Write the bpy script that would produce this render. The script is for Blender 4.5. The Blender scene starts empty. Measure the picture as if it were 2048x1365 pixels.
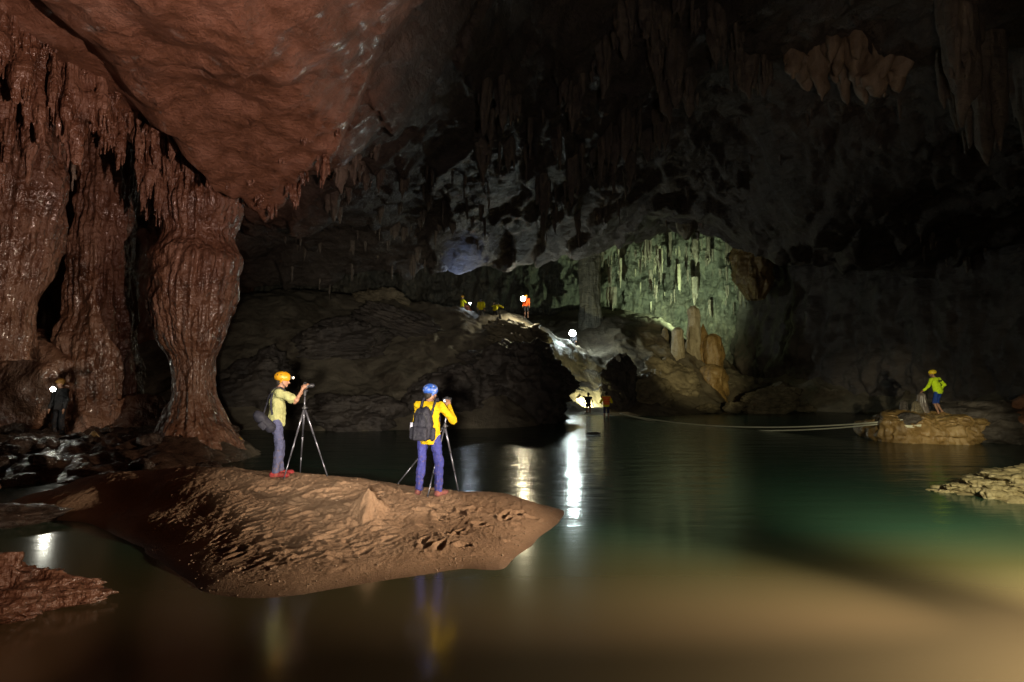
import bpy, math, random
import numpy as np
from mathutils import Vector, Matrix, Euler

# ------------------------------------------------------------------ scene, camera, world, lights
scene = bpy.context.scene
C = scene.collection
F = 2048 * 20.0 / 36.0
CAM = np.array([0.0, 0.0, 2.3])
PITCH = math.atan(73 / F)


def at(px, py, Y):
    """photograph position + real distance Y (metres ahead) -> world point"""
    r = (px - 1024) / F
    u = (682.5 - py) / F
    yc = math.cos(PITCH) - u * math.sin(PITCH)
    zc = math.sin(PITCH) + u * math.cos(PITCH)
    k = Y / yc
    return np.array([CAM[0] + r * k, CAM[1] + Y, CAM[2] + zc * k])


cam = bpy.data.cameras.new("camera")
cam.lens = 20
cam.sensor_width = 36
cam.clip_start = 0.05
cam.clip_end = 500
cam_o = bpy.data.objects.new("camera", cam)
cam_o.location = CAM
cam_o.rotation_euler = (math.radians(90) + PITCH, 0, 0)
C.objects.link(cam_o)
scene.camera = cam_o

world = bpy.data.worlds.new("World")
scene.world = world
world.use_nodes = True
bg = world.node_tree.nodes["Background"]
bg.inputs[0].default_value = (0.55, 0.52, 0.62, 1)
bg.inputs[1].default_value = 0.004

scene.view_settings.view_transform = 'Standard'
scene.view_settings.look = 'None'
scene.view_settings.exposure = 0
scene.view_settings.gamma = 1
scene.cycles.use_denoising = True
scene.cycles.max_bounces = 5
scene.cycles.diffuse_bounces = 3
scene.cycles.glossy_bounces = 3
scene.cycles.sample_clamp_indirect = 3.0
scene.cycles.caustics_reflective = False
scene.cycles.caustics_refractive = False


def spot(name, loc, target, power, color, deg, blend=0.6, size=0.08):
    l = bpy.data.lights.new(name, 'SPOT')
    l.energy = power
    l.color = color
    l.spot_size = math.radians(deg)
    l.spot_blend = blend
    l.shadow_soft_size = size
    o = bpy.data.objects.new(name, l)
    o.location = loc
    d = Vector(target) - Vector(loc)
    o.rotation_euler = d.to_track_quat('-Z', 'Y').to_euler()
    C.objects.link(o)
    return o


def point(name, loc, power, color, size=0.06):
    l = bpy.data.lights.new(name, 'POINT')
    l.energy = power
    l.color = color
    l.shadow_soft_size = size
    o = bpy.data.objects.new(name, l)
    o.location = loc
    C.objects.link(o)
    return o


# hand torches carried by the party standing on the near bank, out of frame, plus added fill spots
WARM = (1.0, 0.74, 0.5)
RED = (1.0, 0.47, 0.34)
spot("torch_or_fill_light", (7.2, 4.2, 1.55), (-2.2, 8.5, 0.75), 6600, (1.0, 0.80, 0.59), 44, 1.0, 0.05)        # sandbar and photographers
spot("torch_or_fill_light", (3.6, 1.6, 1.2), at(380, 70, 11), 5600, (1.0, 0.66, 0.55), 56, 1.0, 0.08)        # left roof
spot("torch_or_fill_light", (5.4, 2.6, 1.7), at(330, 600, 16), 800, (1.0, 0.72, 0.60), 36, 1.0, 0.06)          # columns
spot("torch_or_fill_light", (-1.2, 1.6, 1.9), (-5.4, 5.7, 0.2), 300, (1.0, 0.6, 0.42), 30, 0.8, 0.05)           # near left rock
spot("torch_or_fill_light", (5.6, 2.9, 1.7), (5.6, 2.901, 0.0), 1500, (1.0, 0.89, 0.70), 168, 0.5, 0.15)                                    # near water
spot("torch_or_fill_light", (6.3, 4.3, 2.6), (7.9, 7.4, 0.0), 3000, (1.0, 0.91, 0.60), 104, 1.0, 0.05)         # right ledge
spot("torch_or_fill_light", (5.6, 2.6, 2.4), at(1865, 815, 21), 7500, (1.0, 0.90, 0.60), 14, 0.9, 0.06)         # guide on rock
spot("torch_or_fill_light", (4.8, 1.5, 2.6), at(1395, 705, 43), 21000, (1.0, 0.86, 0.45), 13, 0.6, 0.08)        # right hill, stalagmites
spot("torch_or_fill_light", (2.0, 0.4, 2.0), at(1180, 260, 28), 640, (1.0, 0.86, 0.86), 95, 1.0, 0.25)         # added faint fill over the far roof, not a carried torch
spot("torch_or_fill_light", (-0.5, 0.4, 2.0), at(760, 740, 31), 8000, (1.0, 0.90, 0.74), 36, 1.0, 0.15)             # added fill to bring out the sandy slope of the mound
spot("torch_or_fill_light", (3.5, 0.6, 2.0), at(1690, 130, 22), 750, (1.0, 0.74, 0.56), 20, 1.0, 0.10)         # flowstone high right

# ------------------------------------------------------------------ numpy helpers
rng = np.random.default_rng(7)
_G = rng.normal(size=(256, 3))
_G /= np.linalg.norm(_G, axis=1)[:, None]
_G = _G.astype(np.float32)
_P = rng.permutation(256)
_P = np.concatenate([_P, _P, _P]).astype(np.int32)


def pn(P, s=1.0, seed=0):
    """gradient noise, P (n,3), s scalar or 3-vector frequency"""
    p = (np.asarray(P, np.float32) * np.asarray(s, np.float32)) + np.float32(seed * 17.37)
    i = np.floor(p).astype(np.int32)
    f = p - i
    u = f * f * f * (f * (f * 6 - 15) + 10)
    i &= 255
    out = []
    for dx in (0, 1):
        a = _P[i[:, 0] + dx]
        for dy in (0, 1):
            b = _P[a + i[:, 1] + dy]
            for dz in (0, 1):
                g = _G[_P[b + i[:, 2] + dz]]
                out.append(g[:, 0] * (f[:, 0] - dx) + g[:, 1] * (f[:, 1] - dy) + g[:, 2] * (f[:, 2] - dz))
    x0 = out[0] + (out[4] - out[0]) * u[:, 0]
    x1 = out[1] + (out[5] - out[1]) * u[:, 0]
    x2 = out[2] + (out[6] - out[2]) * u[:, 0]
    x3 = out[3] + (out[7] - out[3]) * u[:, 0]
    y0 = x0 + (x2 - x0) * u[:, 1]
    y1 = x1 + (x3 - x1) * u[:, 1]
    return (y0 + (y1 - y0) * u[:, 2]) * 1.5


def fbm(P, s=1.0, o=4, seed=0, gain=0.5):
    r = 0
    a = 1.0
    s = np.asarray(s, float)
    for k in range(o):
        r = r + a * pn(P, s * 2.03 ** k, seed + k * 3)
        a *= gain
    return r


def ridged(P, s=1.0, o=4, seed=0, gain=0.5):
    r = 0
    a = 1.0
    s = np.asarray(s, float)
    for k in range(o):
        r = r + a * (1 - 2 * np.abs(pn(P, s * 2.03 ** k, seed + k * 5)))
        a *= gain
    return r


def sst(a, b, x):
    t = np.clip((x - a) / (b - a), 0, 1)
    return t * t * (3 - 2 * t)


class TPS:
    def __init__(self, pts, lam=0.02):
        p = np.array(pts, float)
        self.c = p[:, :2]
        n = len(p)
        A = np.zeros((n + 3, n + 3))
        A[:n, :n] = self.k(self.c, self.c) + lam * np.eye(n)
        A[:n, n] = 1
        A[:n, n + 1:] = self.c
        A[n, :n] = 1
        A[n + 1:, :n] = self.c.T
        self.w = np.linalg.solve(A, np.concatenate([p[:, 2], np.zeros(3)]))

    @staticmethod
    def k(a, b):
        r2 = ((a[:, None] - b[None]) ** 2).sum(-1) + 1e-9
        return 0.5 * r2 * np.log(r2)

    def __call__(self, x, y):
        q = np.stack([x.ravel(), y.ravel()], 1)
        out = np.empty(len(q))
        for s in range(0, len(q), 60000):
            qq = q[s:s + 60000]
            out[s:s + 60000] = self.k(qq, self.c) @ self.w[:-3] + self.w[-3] + qq @ self.w[-2:]
        return out.reshape(x.shape)


def mesh_from(name, V, Fc, mat, parent=None, smooth=True):
    V = np.asarray(V, np.float32).reshape(-1, 3)
    Fc = np.asarray(Fc, np.int32)
    k = Fc.shape[1]
    m = bpy.data.meshes.new(name)
    m.vertices.add(len(V))
    m.vertices.foreach_set("co", V.ravel())
    m.loops.add(Fc.size)
    m.loops.foreach_set("vertex_index", Fc.ravel())
    m.polygons.add(len(Fc))
    m.polygons.foreach_set("loop_start", np.arange(0, Fc.size, k, dtype=np.int32))
    m.polygons.foreach_set("use_smooth", np.full(len(Fc), smooth))
    m.update(calc_edges=True)
    m.validate()
    if mat is not None:
        m.materials.append(mat)
    o = bpy.data.objects.new(name, m)
    C.objects.link(o)
    if parent is not None:
        o.parent = parent
    return o


def grid_faces(nu, nv, wrap=False):
    i, j = np.meshgrid(np.arange(nu - (0 if wrap else 1)), np.arange(nv - 1), indexing='ij')
    i2 = (i + 1) % nu
    return np.stack([i * nv + j, i2 * nv + j, i2 * nv + j + 1, i * nv + j + 1], -1).reshape(-1, 4)


def tag(o, label=None, cat=None, group=None, kind=None):
    if label:
        o["label"] = label
    if cat:
        o["category"] = cat
    if group:
        o["group"] = group
    if kind:
        o["kind"] = kind
    return o


def empty(name, loc=(0, 0, 0), rz=0.0):
    o = bpy.data.objects.new(name, None)
    o.location = loc
    o.rotation_euler = (0, 0, rz)
    o.empty_display_size = 0.1
    C.objects.link(o)
    return o


# ------------------------------------------------------------------ materials
def nd(nt, t, **kw):
    n = nt.nodes.new(t)
    for k, v in kw.items():
        if hasattr(n, k):
            setattr(n, k, v)
        else:
            n.inputs[k].default_value = v
    return n


def ramp(nt, fac, stops):
    r = nt.nodes.new('ShaderNodeValToRGB')
    e = r.color_ramp.elements
    while len(e) < len(stops):
        e.new(0.5)
    for k, (p, c) in enumerate(stops):
        e[k].position = p
        e[k].color = (*c, 1)
    nt.links.new(fac, r.inputs[0])
    return r.outputs[0]


def noise(nt, vec, scale, detail=5, rough=0.55, dist=0.0):
    n = nt.nodes.new('ShaderNodeTexNoise')
    n.inputs['Scale'].default_value = scale
    n.inputs['Detail'].default_value = detail
    n.inputs['Roughness'].default_value = rough
    n.inputs['Distortion'].default_value = dist
    nt.links.new(vec, n.inputs['Vector'])
    return n.outputs['Fac']


def mapped(nt, vec, scale=(1, 1, 1), rot=(0, 0, 0)):
    m = nt.nodes.new('ShaderNodeMapping')
    m.inputs['Scale'].default_value = scale
    m.inputs['Rotation'].default_value = rot
    nt.links.new(vec, m.inputs['Vector'])
    return m.outputs[0]


def math_n(nt, op, a, b=None):
    n = nt.nodes.new('ShaderNodeMath')
    n.operation = op
    for k, v in enumerate((a, b)):
        if v is None:
            continue
        if isinstance(v, (int, float)):
            n.inputs[k].default_value = v
        else:
            nt.links.new(v, n.inputs[k])
    return n.outputs[0]


def mix_c(nt, fac, a, b):
    n = nt.nodes.new('ShaderNodeMix')
    n.data_type = 'RGBA'
    if isinstance(fac, (int, float)):
        n.inputs[0].default_value = fac
    else:
        nt.links.new(fac, n.inputs[0])
    for k, v in ((6, a), (7, b)):
        if isinstance(v, tuple):
            n.inputs[k].default_value = (*v, 1)
        else:
            nt.links.new(v, n.inputs[k])
    return n.outputs[2]


def new_mat(name):
    m = bpy.data.materials.new(name)
    m.use_nodes = True
    return m, m.node_tree, m.node_tree.nodes['Principled BSDF']


def bump(nt, b, heights):
    """heights: list of (socket, distance)"""
    prev = None
    for h, d in heights:
        n = nt.nodes.new('ShaderNodeBump')
        n.inputs['Distance'].default_value = d
        n.inputs['Strength'].default_value = 1.0
        nt.links.new(h, n.inputs['Height'])
        if prev is not None:
            nt.links.new(prev, n.inputs['Normal'])
        prev = n.outputs[0]
    nt.links.new(prev, b.inputs['Normal'])


def rock_mat(name, cols, scale=0.6, rough=(0.35, 0.75), strata=None, bd=0.05, fine=0.012, spec=0.5, streak=False, warp=1.0):
    """cols: three colours dark/mid/light. strata: (scale xyz, rotation) for layered relief"""
    m, nt, b = new_mat(name)
    g = nt.nodes.new('ShaderNodeNewGeometry').outputs['Position']
    n1 = noise(nt, g, scale, 7, 0.6, warp)
    n2 = noise(nt, g, scale * 6.3, 6, 0.62, 0.3)
    n3 = noise(nt, g, scale * 30, 5, 0.65)
    s = math_n(nt, 'ADD', math_n(nt, 'MULTIPLY', n1, 0.62), math_n(nt, 'MULTIPLY', n2, 0.38))
    if streak:
        v = mapped(nt, g, (3.2, 3.2, 0.25))
        ns = noise(nt, v, 1.0, 5, 0.6, 0.2)
        s = math_n(nt, 'ADD', math_n(nt, 'MULTIPLY', s, 0.6), math_n(nt, 'MULTIPLY', ns, 0.4))
    col = ramp(nt, s, [(0.33, cols[0]), (0.5, cols[1]), (0.68, cols[2])])
    nt.links.new(col, b.inputs['Base Color'])
    rr = ramp(nt, n2, [(0.35, (rough[0],) * 3), (0.65, (rough[1],) * 3)])
    nt.links.new(rr, b.inputs['Roughness'])
    b.inputs['Specular IOR Level'].default_value = spec
    hs = [(n1, bd * 5), (n2, bd * 1.6), (n3, fine * 2.5)]
    if strata:
        v = mapped(nt, g, strata[0], strata[1])
        hs.append((noise(nt, v, 1.0, 6, 0.62, 0.5), bd * 3.0))
    if streak:
        hs.append((ns, bd * 2))
    bump(nt, b, hs)
    return m


def plain(name, col, rough=0.6, spec=0.4, bs=0, bd=0.0, var=0.15, metal=0.0):
    m, nt, b = new_mat(name)
    g = nt.nodes.new('ShaderNodeTexCoord').outputs['Object']
    n = noise(nt, g, bs or 8, 4, 0.6)
    c = ramp(nt, n, [(0.3, tuple(x * (1 - var) for x in col)), (0.7, tuple(min(1, x * (1 + var)) for x in col))])
    nt.links.new(c, b.inputs['Base Color'])
    b.inputs['Roughness'].default_value = rough
    b.inputs['Specular IOR Level'].default_value = spec
    b.inputs['Metallic'].default_value = metal
    if bd:
        bump(nt, b, [(noise(nt, g, bs, 5, 0.6), bd)])
    return m


def glow(name, col, strength):
    m, nt, b = new_mat(name)
    b.inputs['Base Color'].default_value = (*col, 1)
    b.inputs['Emission Color'].default_value = (*col, 1)
    b.inputs['Emission Strength'].default_value = strength
    return m


M = {}
M['mud'] = rock_mat('mud_rock', [(0.10, 0.045, 0.026), (0.24, 0.115, 0.07), (0.36, 0.19, 0.125)], 0.45, (0.24, 0.5), None, 0.02, 0.006, 0.6)


def mudwet_mat():
    m, nt, b = new_mat('wet_mud_flowstone')
    g = nt.nodes.new('ShaderNodeNewGeometry').outputs['Position']
    n1 = noise(nt, g, 0.8, 6, 0.6, 0.8)
    ns = noise(nt, mapped(nt, g, (3.2, 3.2, 0.28)), 1.0, 5, 0.6, 0.3)
    nb = noise(nt, g, 8.0, 2, 0.5, 0.2)
    nf = noise(nt, g, 21.0, 2, 0.5)
    s = math_n(nt, 'ADD', math_n(nt, 'MULTIPLY', n1, 0.5), math_n(nt, 'MULTIPLY', ns, 0.5))
    col = ramp(nt, s, [(0.34, (0.055, 0.026, 0.016)), (0.47, (0.17, 0.078, 0.046)), (0.57, (0.23, 0.115, 0.068)), (0.68, (0.33, 0.185, 0.13))])
    nt.links.new(col, b.inputs['Base Color'])
    nt.links.new(ramp(nt, n1, [(0.35, (0.20,) * 3), (0.6, (0.6,) * 3)]), b.inputs['Roughness'])
    b.inputs['Specular IOR Level'].default_value = 0.8
    b.inputs['Coat Weight'].default_value = 0.25
    b.inputs['Coat Roughness'].default_value = 0.14
    bump(nt, b, [(n1, 0.25), (ns, 0.13), (nb, 0.07), (nf, 0.010)])
    return m


M['mudwet'] = mudwet_mat()
M['roof'] = rock_mat('roof_limestone', [(0.07, 0.06, 0.055), (0.15, 0.125, 0.11), (0.27, 0.225, 0.19)], 0.35, (0.3, 0.7), ((0.5, 0.9, 2.4), (0.25, 0.1, 0.4)), 0.05, 0.012, 0.5)
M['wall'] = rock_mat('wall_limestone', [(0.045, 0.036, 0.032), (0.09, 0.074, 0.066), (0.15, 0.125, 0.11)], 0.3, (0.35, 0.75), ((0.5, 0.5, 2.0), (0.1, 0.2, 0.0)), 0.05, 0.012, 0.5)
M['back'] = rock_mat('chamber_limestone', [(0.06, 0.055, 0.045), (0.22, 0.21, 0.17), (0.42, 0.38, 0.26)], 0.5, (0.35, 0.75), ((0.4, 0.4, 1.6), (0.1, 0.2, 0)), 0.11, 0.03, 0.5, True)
M['stal'] = rock_mat('stalactite_stone', [(0.09, 0.07, 0.055), (0.20, 0.16, 0.125), (0.34, 0.28, 0.21)], 1.2, (0.25, 0.6), None, 0.03, 0.01, 0.5, True)
M['pale'] = rock_mat('pale_calcite', [(0.24, 0.20, 0.13), (0.42, 0.36, 0.25), (0.62, 0.56, 0.42)], 1.2, (0.25, 0.6), None, 0.03, 0.01, 0.5, True)
M['tan'] = rock_mat('tan_flowstone', [(0.16, 0.11, 0.075), (0.30, 0.22, 0.15), (0.42, 0.32, 0.23)], 1.0, (0.3, 0.6), None, 0.02, 0.008, 0.5, True)
M['ochre'] = rock_mat('ochre_flowstone', [(0.12, 0.07, 0.025), (0.30, 0.19, 0.07), (0.45, 0.32, 0.15)], 0.9, (0.2, 0.5), None, 0.02, 0.008, 0.6, True)
M['dark'] = rock_mat('dark_boulder_rock', [(0.035, 0.03, 0.027), (0.085, 0.072, 0.062), (0.16, 0.135, 0.11)], 0.5, (0.3, 0.7), ((0.8, 0.8, 3.2), (0.35, 0.3, 0.2)), 0.05, 0.015, 0.5)
M['layer'] = rock_mat('layered_limestone', [(0.10, 0.085, 0.055), (0.24, 0.20, 0.13), (0.38, 0.33, 0.22)], 0.8, (0.4, 0.8), ((1.0, 1.0, 9.0), (0.25, 0.2, 0.0)), 0.03, 0.01, 0.4)
M['ledge'] = rock_mat('ledge_limestone', [(0.22, 0.17, 0.08), (0.42, 0.35, 0.19), (0.58, 0.50, 0.31)], 2.5, (0.4, 0.8), ((2.0, 2.0, 14.0), (0.1, 0.1, 0.0)), 0.012, 0.006, 0.4)
M['bank'] = rock_mat('wet_bank_rock', [(0.02, 0.015, 0.012), (0.06, 0.04, 0.03), (0.13, 0.08, 0.055)], 1.4, (0.12, 0.45), ((1.5, 1.5, 6.0), (0.2, 0.3, 0.1)), 0.03, 0.012, 0.6)


def floor_mat():
    m, nt, b = new_mat('cave_floor_sand_and_rock')
    geo = nt.nodes.new('ShaderNodeNewGeometry')
    g = geo.outputs['Position']
    n1 = noise(nt, g, 0.5, 6, 0.6, 0.8)
    n2 = noise(nt, g, 4.0, 6, 0.65)
    n3 = noise(nt, g, 22, 4, 0.6)
    sand = ramp(nt, n1, [(0.35, (0.15, 0.13, 0.095)), (0.65, (0.25, 0.215, 0.155))])
    rock = ramp(nt, n2, [(0.3, (0.05, 0.042, 0.034)), (0.7, (0.17, 0.14, 0.10))])
    sep = nt.nodes.new('ShaderNodeSeparateXYZ')
    nt.links.new(geo.outputs['Normal'], sep.inputs[0])
    sl = math_n(nt, 'ADD', sep.outputs[2], math_n(nt, 'MULTIPLY', math_n(nt, 'SUBTRACT', n1, 0.5), 0.9))
    fac = ramp(nt, sl, [(0.66, (0, 0, 0)), (0.82, (1, 1, 1))])
    sp2 = nt.nodes.new('ShaderNodeSeparateXYZ')
    nt.links.new(g, sp2.inputs[0])
    lm = math_n(nt, 'ADD', math_n(nt, 'ADD', sp2.outputs[1], math_n(nt, 'MULTIPLY', sp2.outputs[0], 0.6)), math_n(nt, 'MULTIPLY', n1, 2.0))
    lm = ramp(nt, math_n(nt, 'MULTIPLY', lm, 0.05), [(0.55, (1, 1, 1)), (0.7, (0, 0, 0))])
    mudc = ramp(nt, n2, [(0.3, (0.02, 0.012, 0.009)), (0.7, (0.085, 0.048, 0.032))])
    nt.links.new(mix_c(nt, lm, mix_c(nt, fac, rock, sand), mudc), b.inputs['Base Color'])
    b.inputs['Roughness'].default_value = 0.6
    rr = mix_c(nt, lm, mix_c(nt, fac, (0.38, 0.38, 0.38), (0.8, 0.8, 0.8)), (0.2, 0.2, 0.2))
    nt.links.new(rr, b.inputs['Roughness'])
    bump(nt, b, [(n1, 0.15), (n2, 0.08), (n3, 0.015)])
    return m


M['floor'] = floor_mat()


def sand_mat():
    m, nt, b = new_mat('damp_river_sand')
    g = nt.nodes.new('ShaderNodeNewGeometry').outputs['Position']
    n1 = noise(nt, g, 1.1, 5, 0.6, 0.4)
    n2 = noise(nt, g, 18, 5, 0.7)
    n3 = noise(nt, g, 140, 3, 0.7)
    s = math_n(nt, 'ADD', math_n(nt, 'MULTIPLY', n1, 0.5), math_n(nt, 'MULTIPLY', n3, 0.5))
    col = ramp(nt, s, [(0.3, (0.17, 0.10, 0.058)), (0.52, (0.35, 0.22, 0.135)), (0.72, (0.54, 0.37, 0.245))])
    # damp darker rim close to the water line
    sep = nt.nodes.new('ShaderNodeSeparateXYZ')
    nt.links.new(g, sep.inputs[0])
    wet = ramp(nt, math_n(nt, 'ADD', sep.outputs[2], math_n(nt, 'MULTIPLY', n1, 0.03)), [(0.02, (1, 1, 1)), (0.075, (0, 0, 0))])
    nt.links.new(mix_c(nt, math_n(nt, 'MULTIPLY', wet, 0.45), col, (0.09, 0.05, 0.028)), b.inputs['Base Color'])
    rr = mix_c(nt, wet, (0.85, 0.85, 0.85), (0.6, 0.6, 0.6))
    nt.links.new(rr, b.inputs['Roughness'])
    b.inputs['Specular IOR Level'].default_value = 0.18
    bump(nt, b, [(n2, 0.035), (noise(nt, g, 60, 3, 0.7), 0.012), (n3, 0.010)])
    return m


M['sand'] = sand_mat()


def water_mat():
    m, nt, b = new_mat('turbid_river_water')
    g = nt.nodes.new('ShaderNodeNewGeometry').outputs['Position']
    sep = nt.nodes.new('ShaderNodeSeparateXYZ')
    nt.links.new(g, sep.inputs[0])
    n0 = noise(nt, g, 0.25, 3, 0.5)
    d = math_n(nt, 'ADD', math_n(nt, 'SUBTRACT', sep.outputs[1], math_n(nt, 'MULTIPLY', sep.outputs[0], 0.06)), math_n(nt, 'MULTIPLY', n0, 1.2))
    d = math_n(nt, 'MULTIPLY', d, 0.05)
    col = ramp(nt, d, [(0.29, (0.15, 0.11, 0.058)), (0.37, (0.07, 0.068, 0.03)), (0.46, (0.036, 0.085, 0.052)), (0.9, (0.012, 0.045, 0.035))])
    nt.links.new(col, b.inputs['Base Color'])
    b.inputs['IOR'].default_value = 1.33
    rough = ramp(nt, math_n(nt, 'MULTIPLY', sep.outputs[1], 0.02), [(0.12, (0.15,) * 3), (0.3, (0.15,) * 3), (0.7, (0.16,) * 3)])
    nt.links.new(rough, b.inputs['Roughness'])
    v = mapped(nt, g, (0.35, 1.3, 1))
    w1 = noise(nt, v, 1.6, 3, 0.5, 0.3)
    w2 = noise(nt, mapped(nt, g, (0.8, 2.2, 1)), 5.0, 3, 0.55)
    far = ramp(nt, math_n(nt, 'MULTIPLY', sep.outputs[1], 0.02), [(0.15, (0.02,) * 3), (0.22, (0.18,) * 3), (0.5, (1.0,) * 3)])
    bump(nt, b, [(math_n(nt, 'MULTIPLY', w1, far), 0.10), (math_n(nt, 'MULTIPLY', w2, far), 0.025)])
    return m


M['water'] = water_mat()

# ------------------------------------------------------------------ cave shape functions
LIP = [(-40, 34), (-9, 35.5), (-4.6, 37), (-0.8, 39), (4.6, 41.5), (8.5, 43), (12, 43), (13.5, 40.5), (15.5, 38), (18.5, 36.5), (40, 34)]


def lip_y(x):
    p = np.array(LIP, float)
    return np.interp(x, p[:, 0], p[:, 1])


ceil_pts = [at(*p) for p in [
    (700, 330, 18), (720, 230, 16), (650, 360, 22), (560, 455, 24), (800, 300, 22), (850, 100, 15.5), (780, 30, 12.3), (900, 10, 14.5), (1000, 0, 16.5), (1000, 200, 22), (1000, 400, 30), (900, 500, 35), (950, 552, 38.5), (740, 566, 36),
    (860, 560, 37), (600, 450, 28), (640, 540, 33), (1150, 526, 41.5), (1250, 486, 43), (1340, 466, 43), (1200, 0, 20), (1300, 200, 25), (1300, 350, 33), (1500, 300, 31),
    (1480, 500, 38), (1405, 474, 40.5), (1600, 450, 31), (1650, 250, 26), (1900, 420, 27), (1700, 100, 21.5), (1950, 60, 17), (2000, 250, 20), (1560, 60, 20),
    (1750, 540, 36)]]
ceil_pts += [(-20, 30, 8.5), (-30, 20, 8), (-16, 36, 7.5), (26, 34, 8.5), (32, 24, 8), (30, 8, 10), (0, -6, 9.8), (-10, -6, 10.5), (12, -6, 13), (6, 8, 14.5), (-1, 8, 9.5), (-10, 22, 11.0), (24, 12, 11), (-9, 19, 10), (-14, 18.5, 9), (-18, 10, 10)]
ceil_tps = TPS(ceil_pts, 0.3)
bulge_pts = [at(*p) for p in [(450, 50, 9.6), (250, 20, 9.2), (600, 100, 11), (640, 0, 10.2), (700, 250, 14), (560, 350, 15.2), (480, 425, 16.2), (340, 280, 13), (400, 180, 12), (760, 120, 12.6), (520, 250, 13)]]
bulge_pts += [(-3, 4, 8.6), (-6, 4, 8.2), (-9, 6, 8.2), (-2, -5, 9.0)]
bulge_tps = TPS(bulge_pts, 0.1)
BULGE = np.array([(-1.2, -8), (-1.6, 9), (-2.3, 12.5), (-4.5, 14.6), (-6.4, 16.2), (-7.7, 17.0), (-8.1, 15), (-8.0, 12.8), (-7.7, 11), (-7.6, 8.6), (-9.5, 6), (-16, 3), (-16, -8)])


def poly_sd(x, y, poly):
    d = np.full(x.shape, 1e9)
    ins = np.zeros(x.shape, bool)
    n = len(poly)
    for k in range(n):
        a = poly[k]
        b = poly[(k + 1) % n]
        e = b - a
        t = np.clip(((x - a[0]) * e[0] + (y - a[1]) * e[1]) / (e @ e), 0, 1)
        d = np.minimum(d, np.hypot(x - a[0] - t * e[0], y - a[1] - t * e[1]))
        c = ((a[1] > y) != (b[1] > y)) & (x < (b[0] - a[0]) * (y - a[1]) / (b[1] - a[1] + 1e-12) + a[0])
        ins ^= c
    return np.where(ins, d, -d)


def ceiling_z(x, y):
    P = np.stack([x.ravel(), y.ravel(), np.zeros(x.size)], 1)
    w1 = fbm(P, 0.35, 3, 11).reshape(x.shape)
    w2 = fbm(P, 0.35, 3, 23).reshape(x.shape)
    main = np.clip(ceil_tps(x, y), 6.5, 17.5)
    clus = sst(0.0, 0.35, fbm(P, 0.16, 2, 43) + 0.1)
    lipm = sst(-1.5, -7.0, (y - lip_y(x))).ravel()
    clus = clus * (0.15 + 0.85 * lipm)
    rock = 0.6 * fbm(P, 0.2, 3, 2) + 0.16 * ridged(P, 0.5, 5, 5) * (0.4 + clus) + 0.10 * np.abs(pn(P, 1.7, 31)) + 0.06 * fbm(P, 2.6, 3, 9)
    lump = np.maximum(0, fbm(P, 1.0, 3, 41) - 0.15) ** 1.3 * 0.9 * clus
    # long slanting slabs with sharp undercut edges
    wv = fbm(P, 0.14, 3, 47)
    q1 = (0.78 * P[:, 0] + 0.22 * P[:, 1] + 3.0 * wv) / 3.4
    f1 = q1 - np.floor(q1)
    a1 = 0.55 + 0.9 * np.abs(pn(np.stack([np.floor(q1) * 1.7, P[:, 1] * 0.12, P[:, 0] * 0], 1), 1.0, 49))
    q2 = (0.55 * P[:, 0] - 0.5 * P[:, 1] + 1.6 * fbm(P, 0.3, 3, 51)) / 1.3
    f2 = q2 - np.floor(q2)
    slab = 1.0 * a1 * (f1 - sst(0.86, 1.0, f1)) + 0.22 * (f2 - sst(0.85, 1.0, f2))
    st = main + (rock - lump + slab).reshape(x.shape)
    main_r = st
    # step up behind the lip into the far chamber
    e = y - lip_y(x) - 0.7 * w1
    # sharpen the lip: roof sags a little toward it
    main_r = main_r - 0.35 * np.exp(-((e + 0.6) / 1.2) ** 2)
    up = sst(0.0, 2.2, e)
    main_r = main_r * (1 - up) + up * (17.5 + 1.2 * w2)
    # smooth muddy bulge at the near left
    sd = poly_sd(x + 0.35 * w1, y + 0.35 * w2, BULGE)
    smooth = 0.30 * fbm(P, 0.35, 3, 61) + 0.05 * ridged(P, 0.8, 3, 63) + 0.06 * fbm(P, 2.2, 4, 65) - 0.22 * np.abs(pn(P, 0.9, 67)) - 0.12 * np.abs(pn(P, 2.3, 68)) - 0.10 * sst(0.06, 0.0, np.abs(pn(P, (0.5, 0.9, 1), 69)))
    fringe = sst(1.3, 0.2, sd) * (0.5 * np.abs(pn(P, 1.6, 71)) + 0.35 * np.abs(pn(P, 3.3, 72))).reshape(x.shape)
    bz = np.clip(bulge_tps(x, y), 5.5, 12) + smooth.reshape(x.shape) - 0.4 * fringe
    rs = sst(-5.6, -3.4, x) * sst(16.0, 12.5, y)
    m = sst(-0.9, 0.25, sd) * (1 - rs) + sst(-3.2, 3.0, sd) * rs
    # low shelf from which the left stalactites hang, open void behind it
    sh = np.exp(-((x + 9.2 + 0.10 * (y - 12)) / 1.3) ** 4) * sst(7.5, 9.0, y) * sst(17.8, 16.2, y)
    main_r = main_r * (1 - sh) + sh * (8.9 - 0.10 * (y - 10) + 0.5 * w2)
    deep = sst(-10.3, -11.8, x) * sst(6, 9, y) * sst(24, 20, y)
    main_r = main_r + deep * 3.5
    # right side of the bulge blends slowly
    return main_r * (1 - m) + bz * m


def sheet(name, x0, x1, y0, y1, h, fn, mat, parent=None):
    xs = np.arange(x0, x1 + h / 2, h)
    ys = np.arange(y0, y1 + h / 2, h)
    X, Y = np.meshgrid(xs, ys, indexing='ij')
    Z = fn(X, Y)
    o = mesh_from(name, np.stack([X, Y, Z], -1), grid_faces(len(xs), len(ys)), mat, parent)
    return o, (x0, y0, h, Z)


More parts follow.
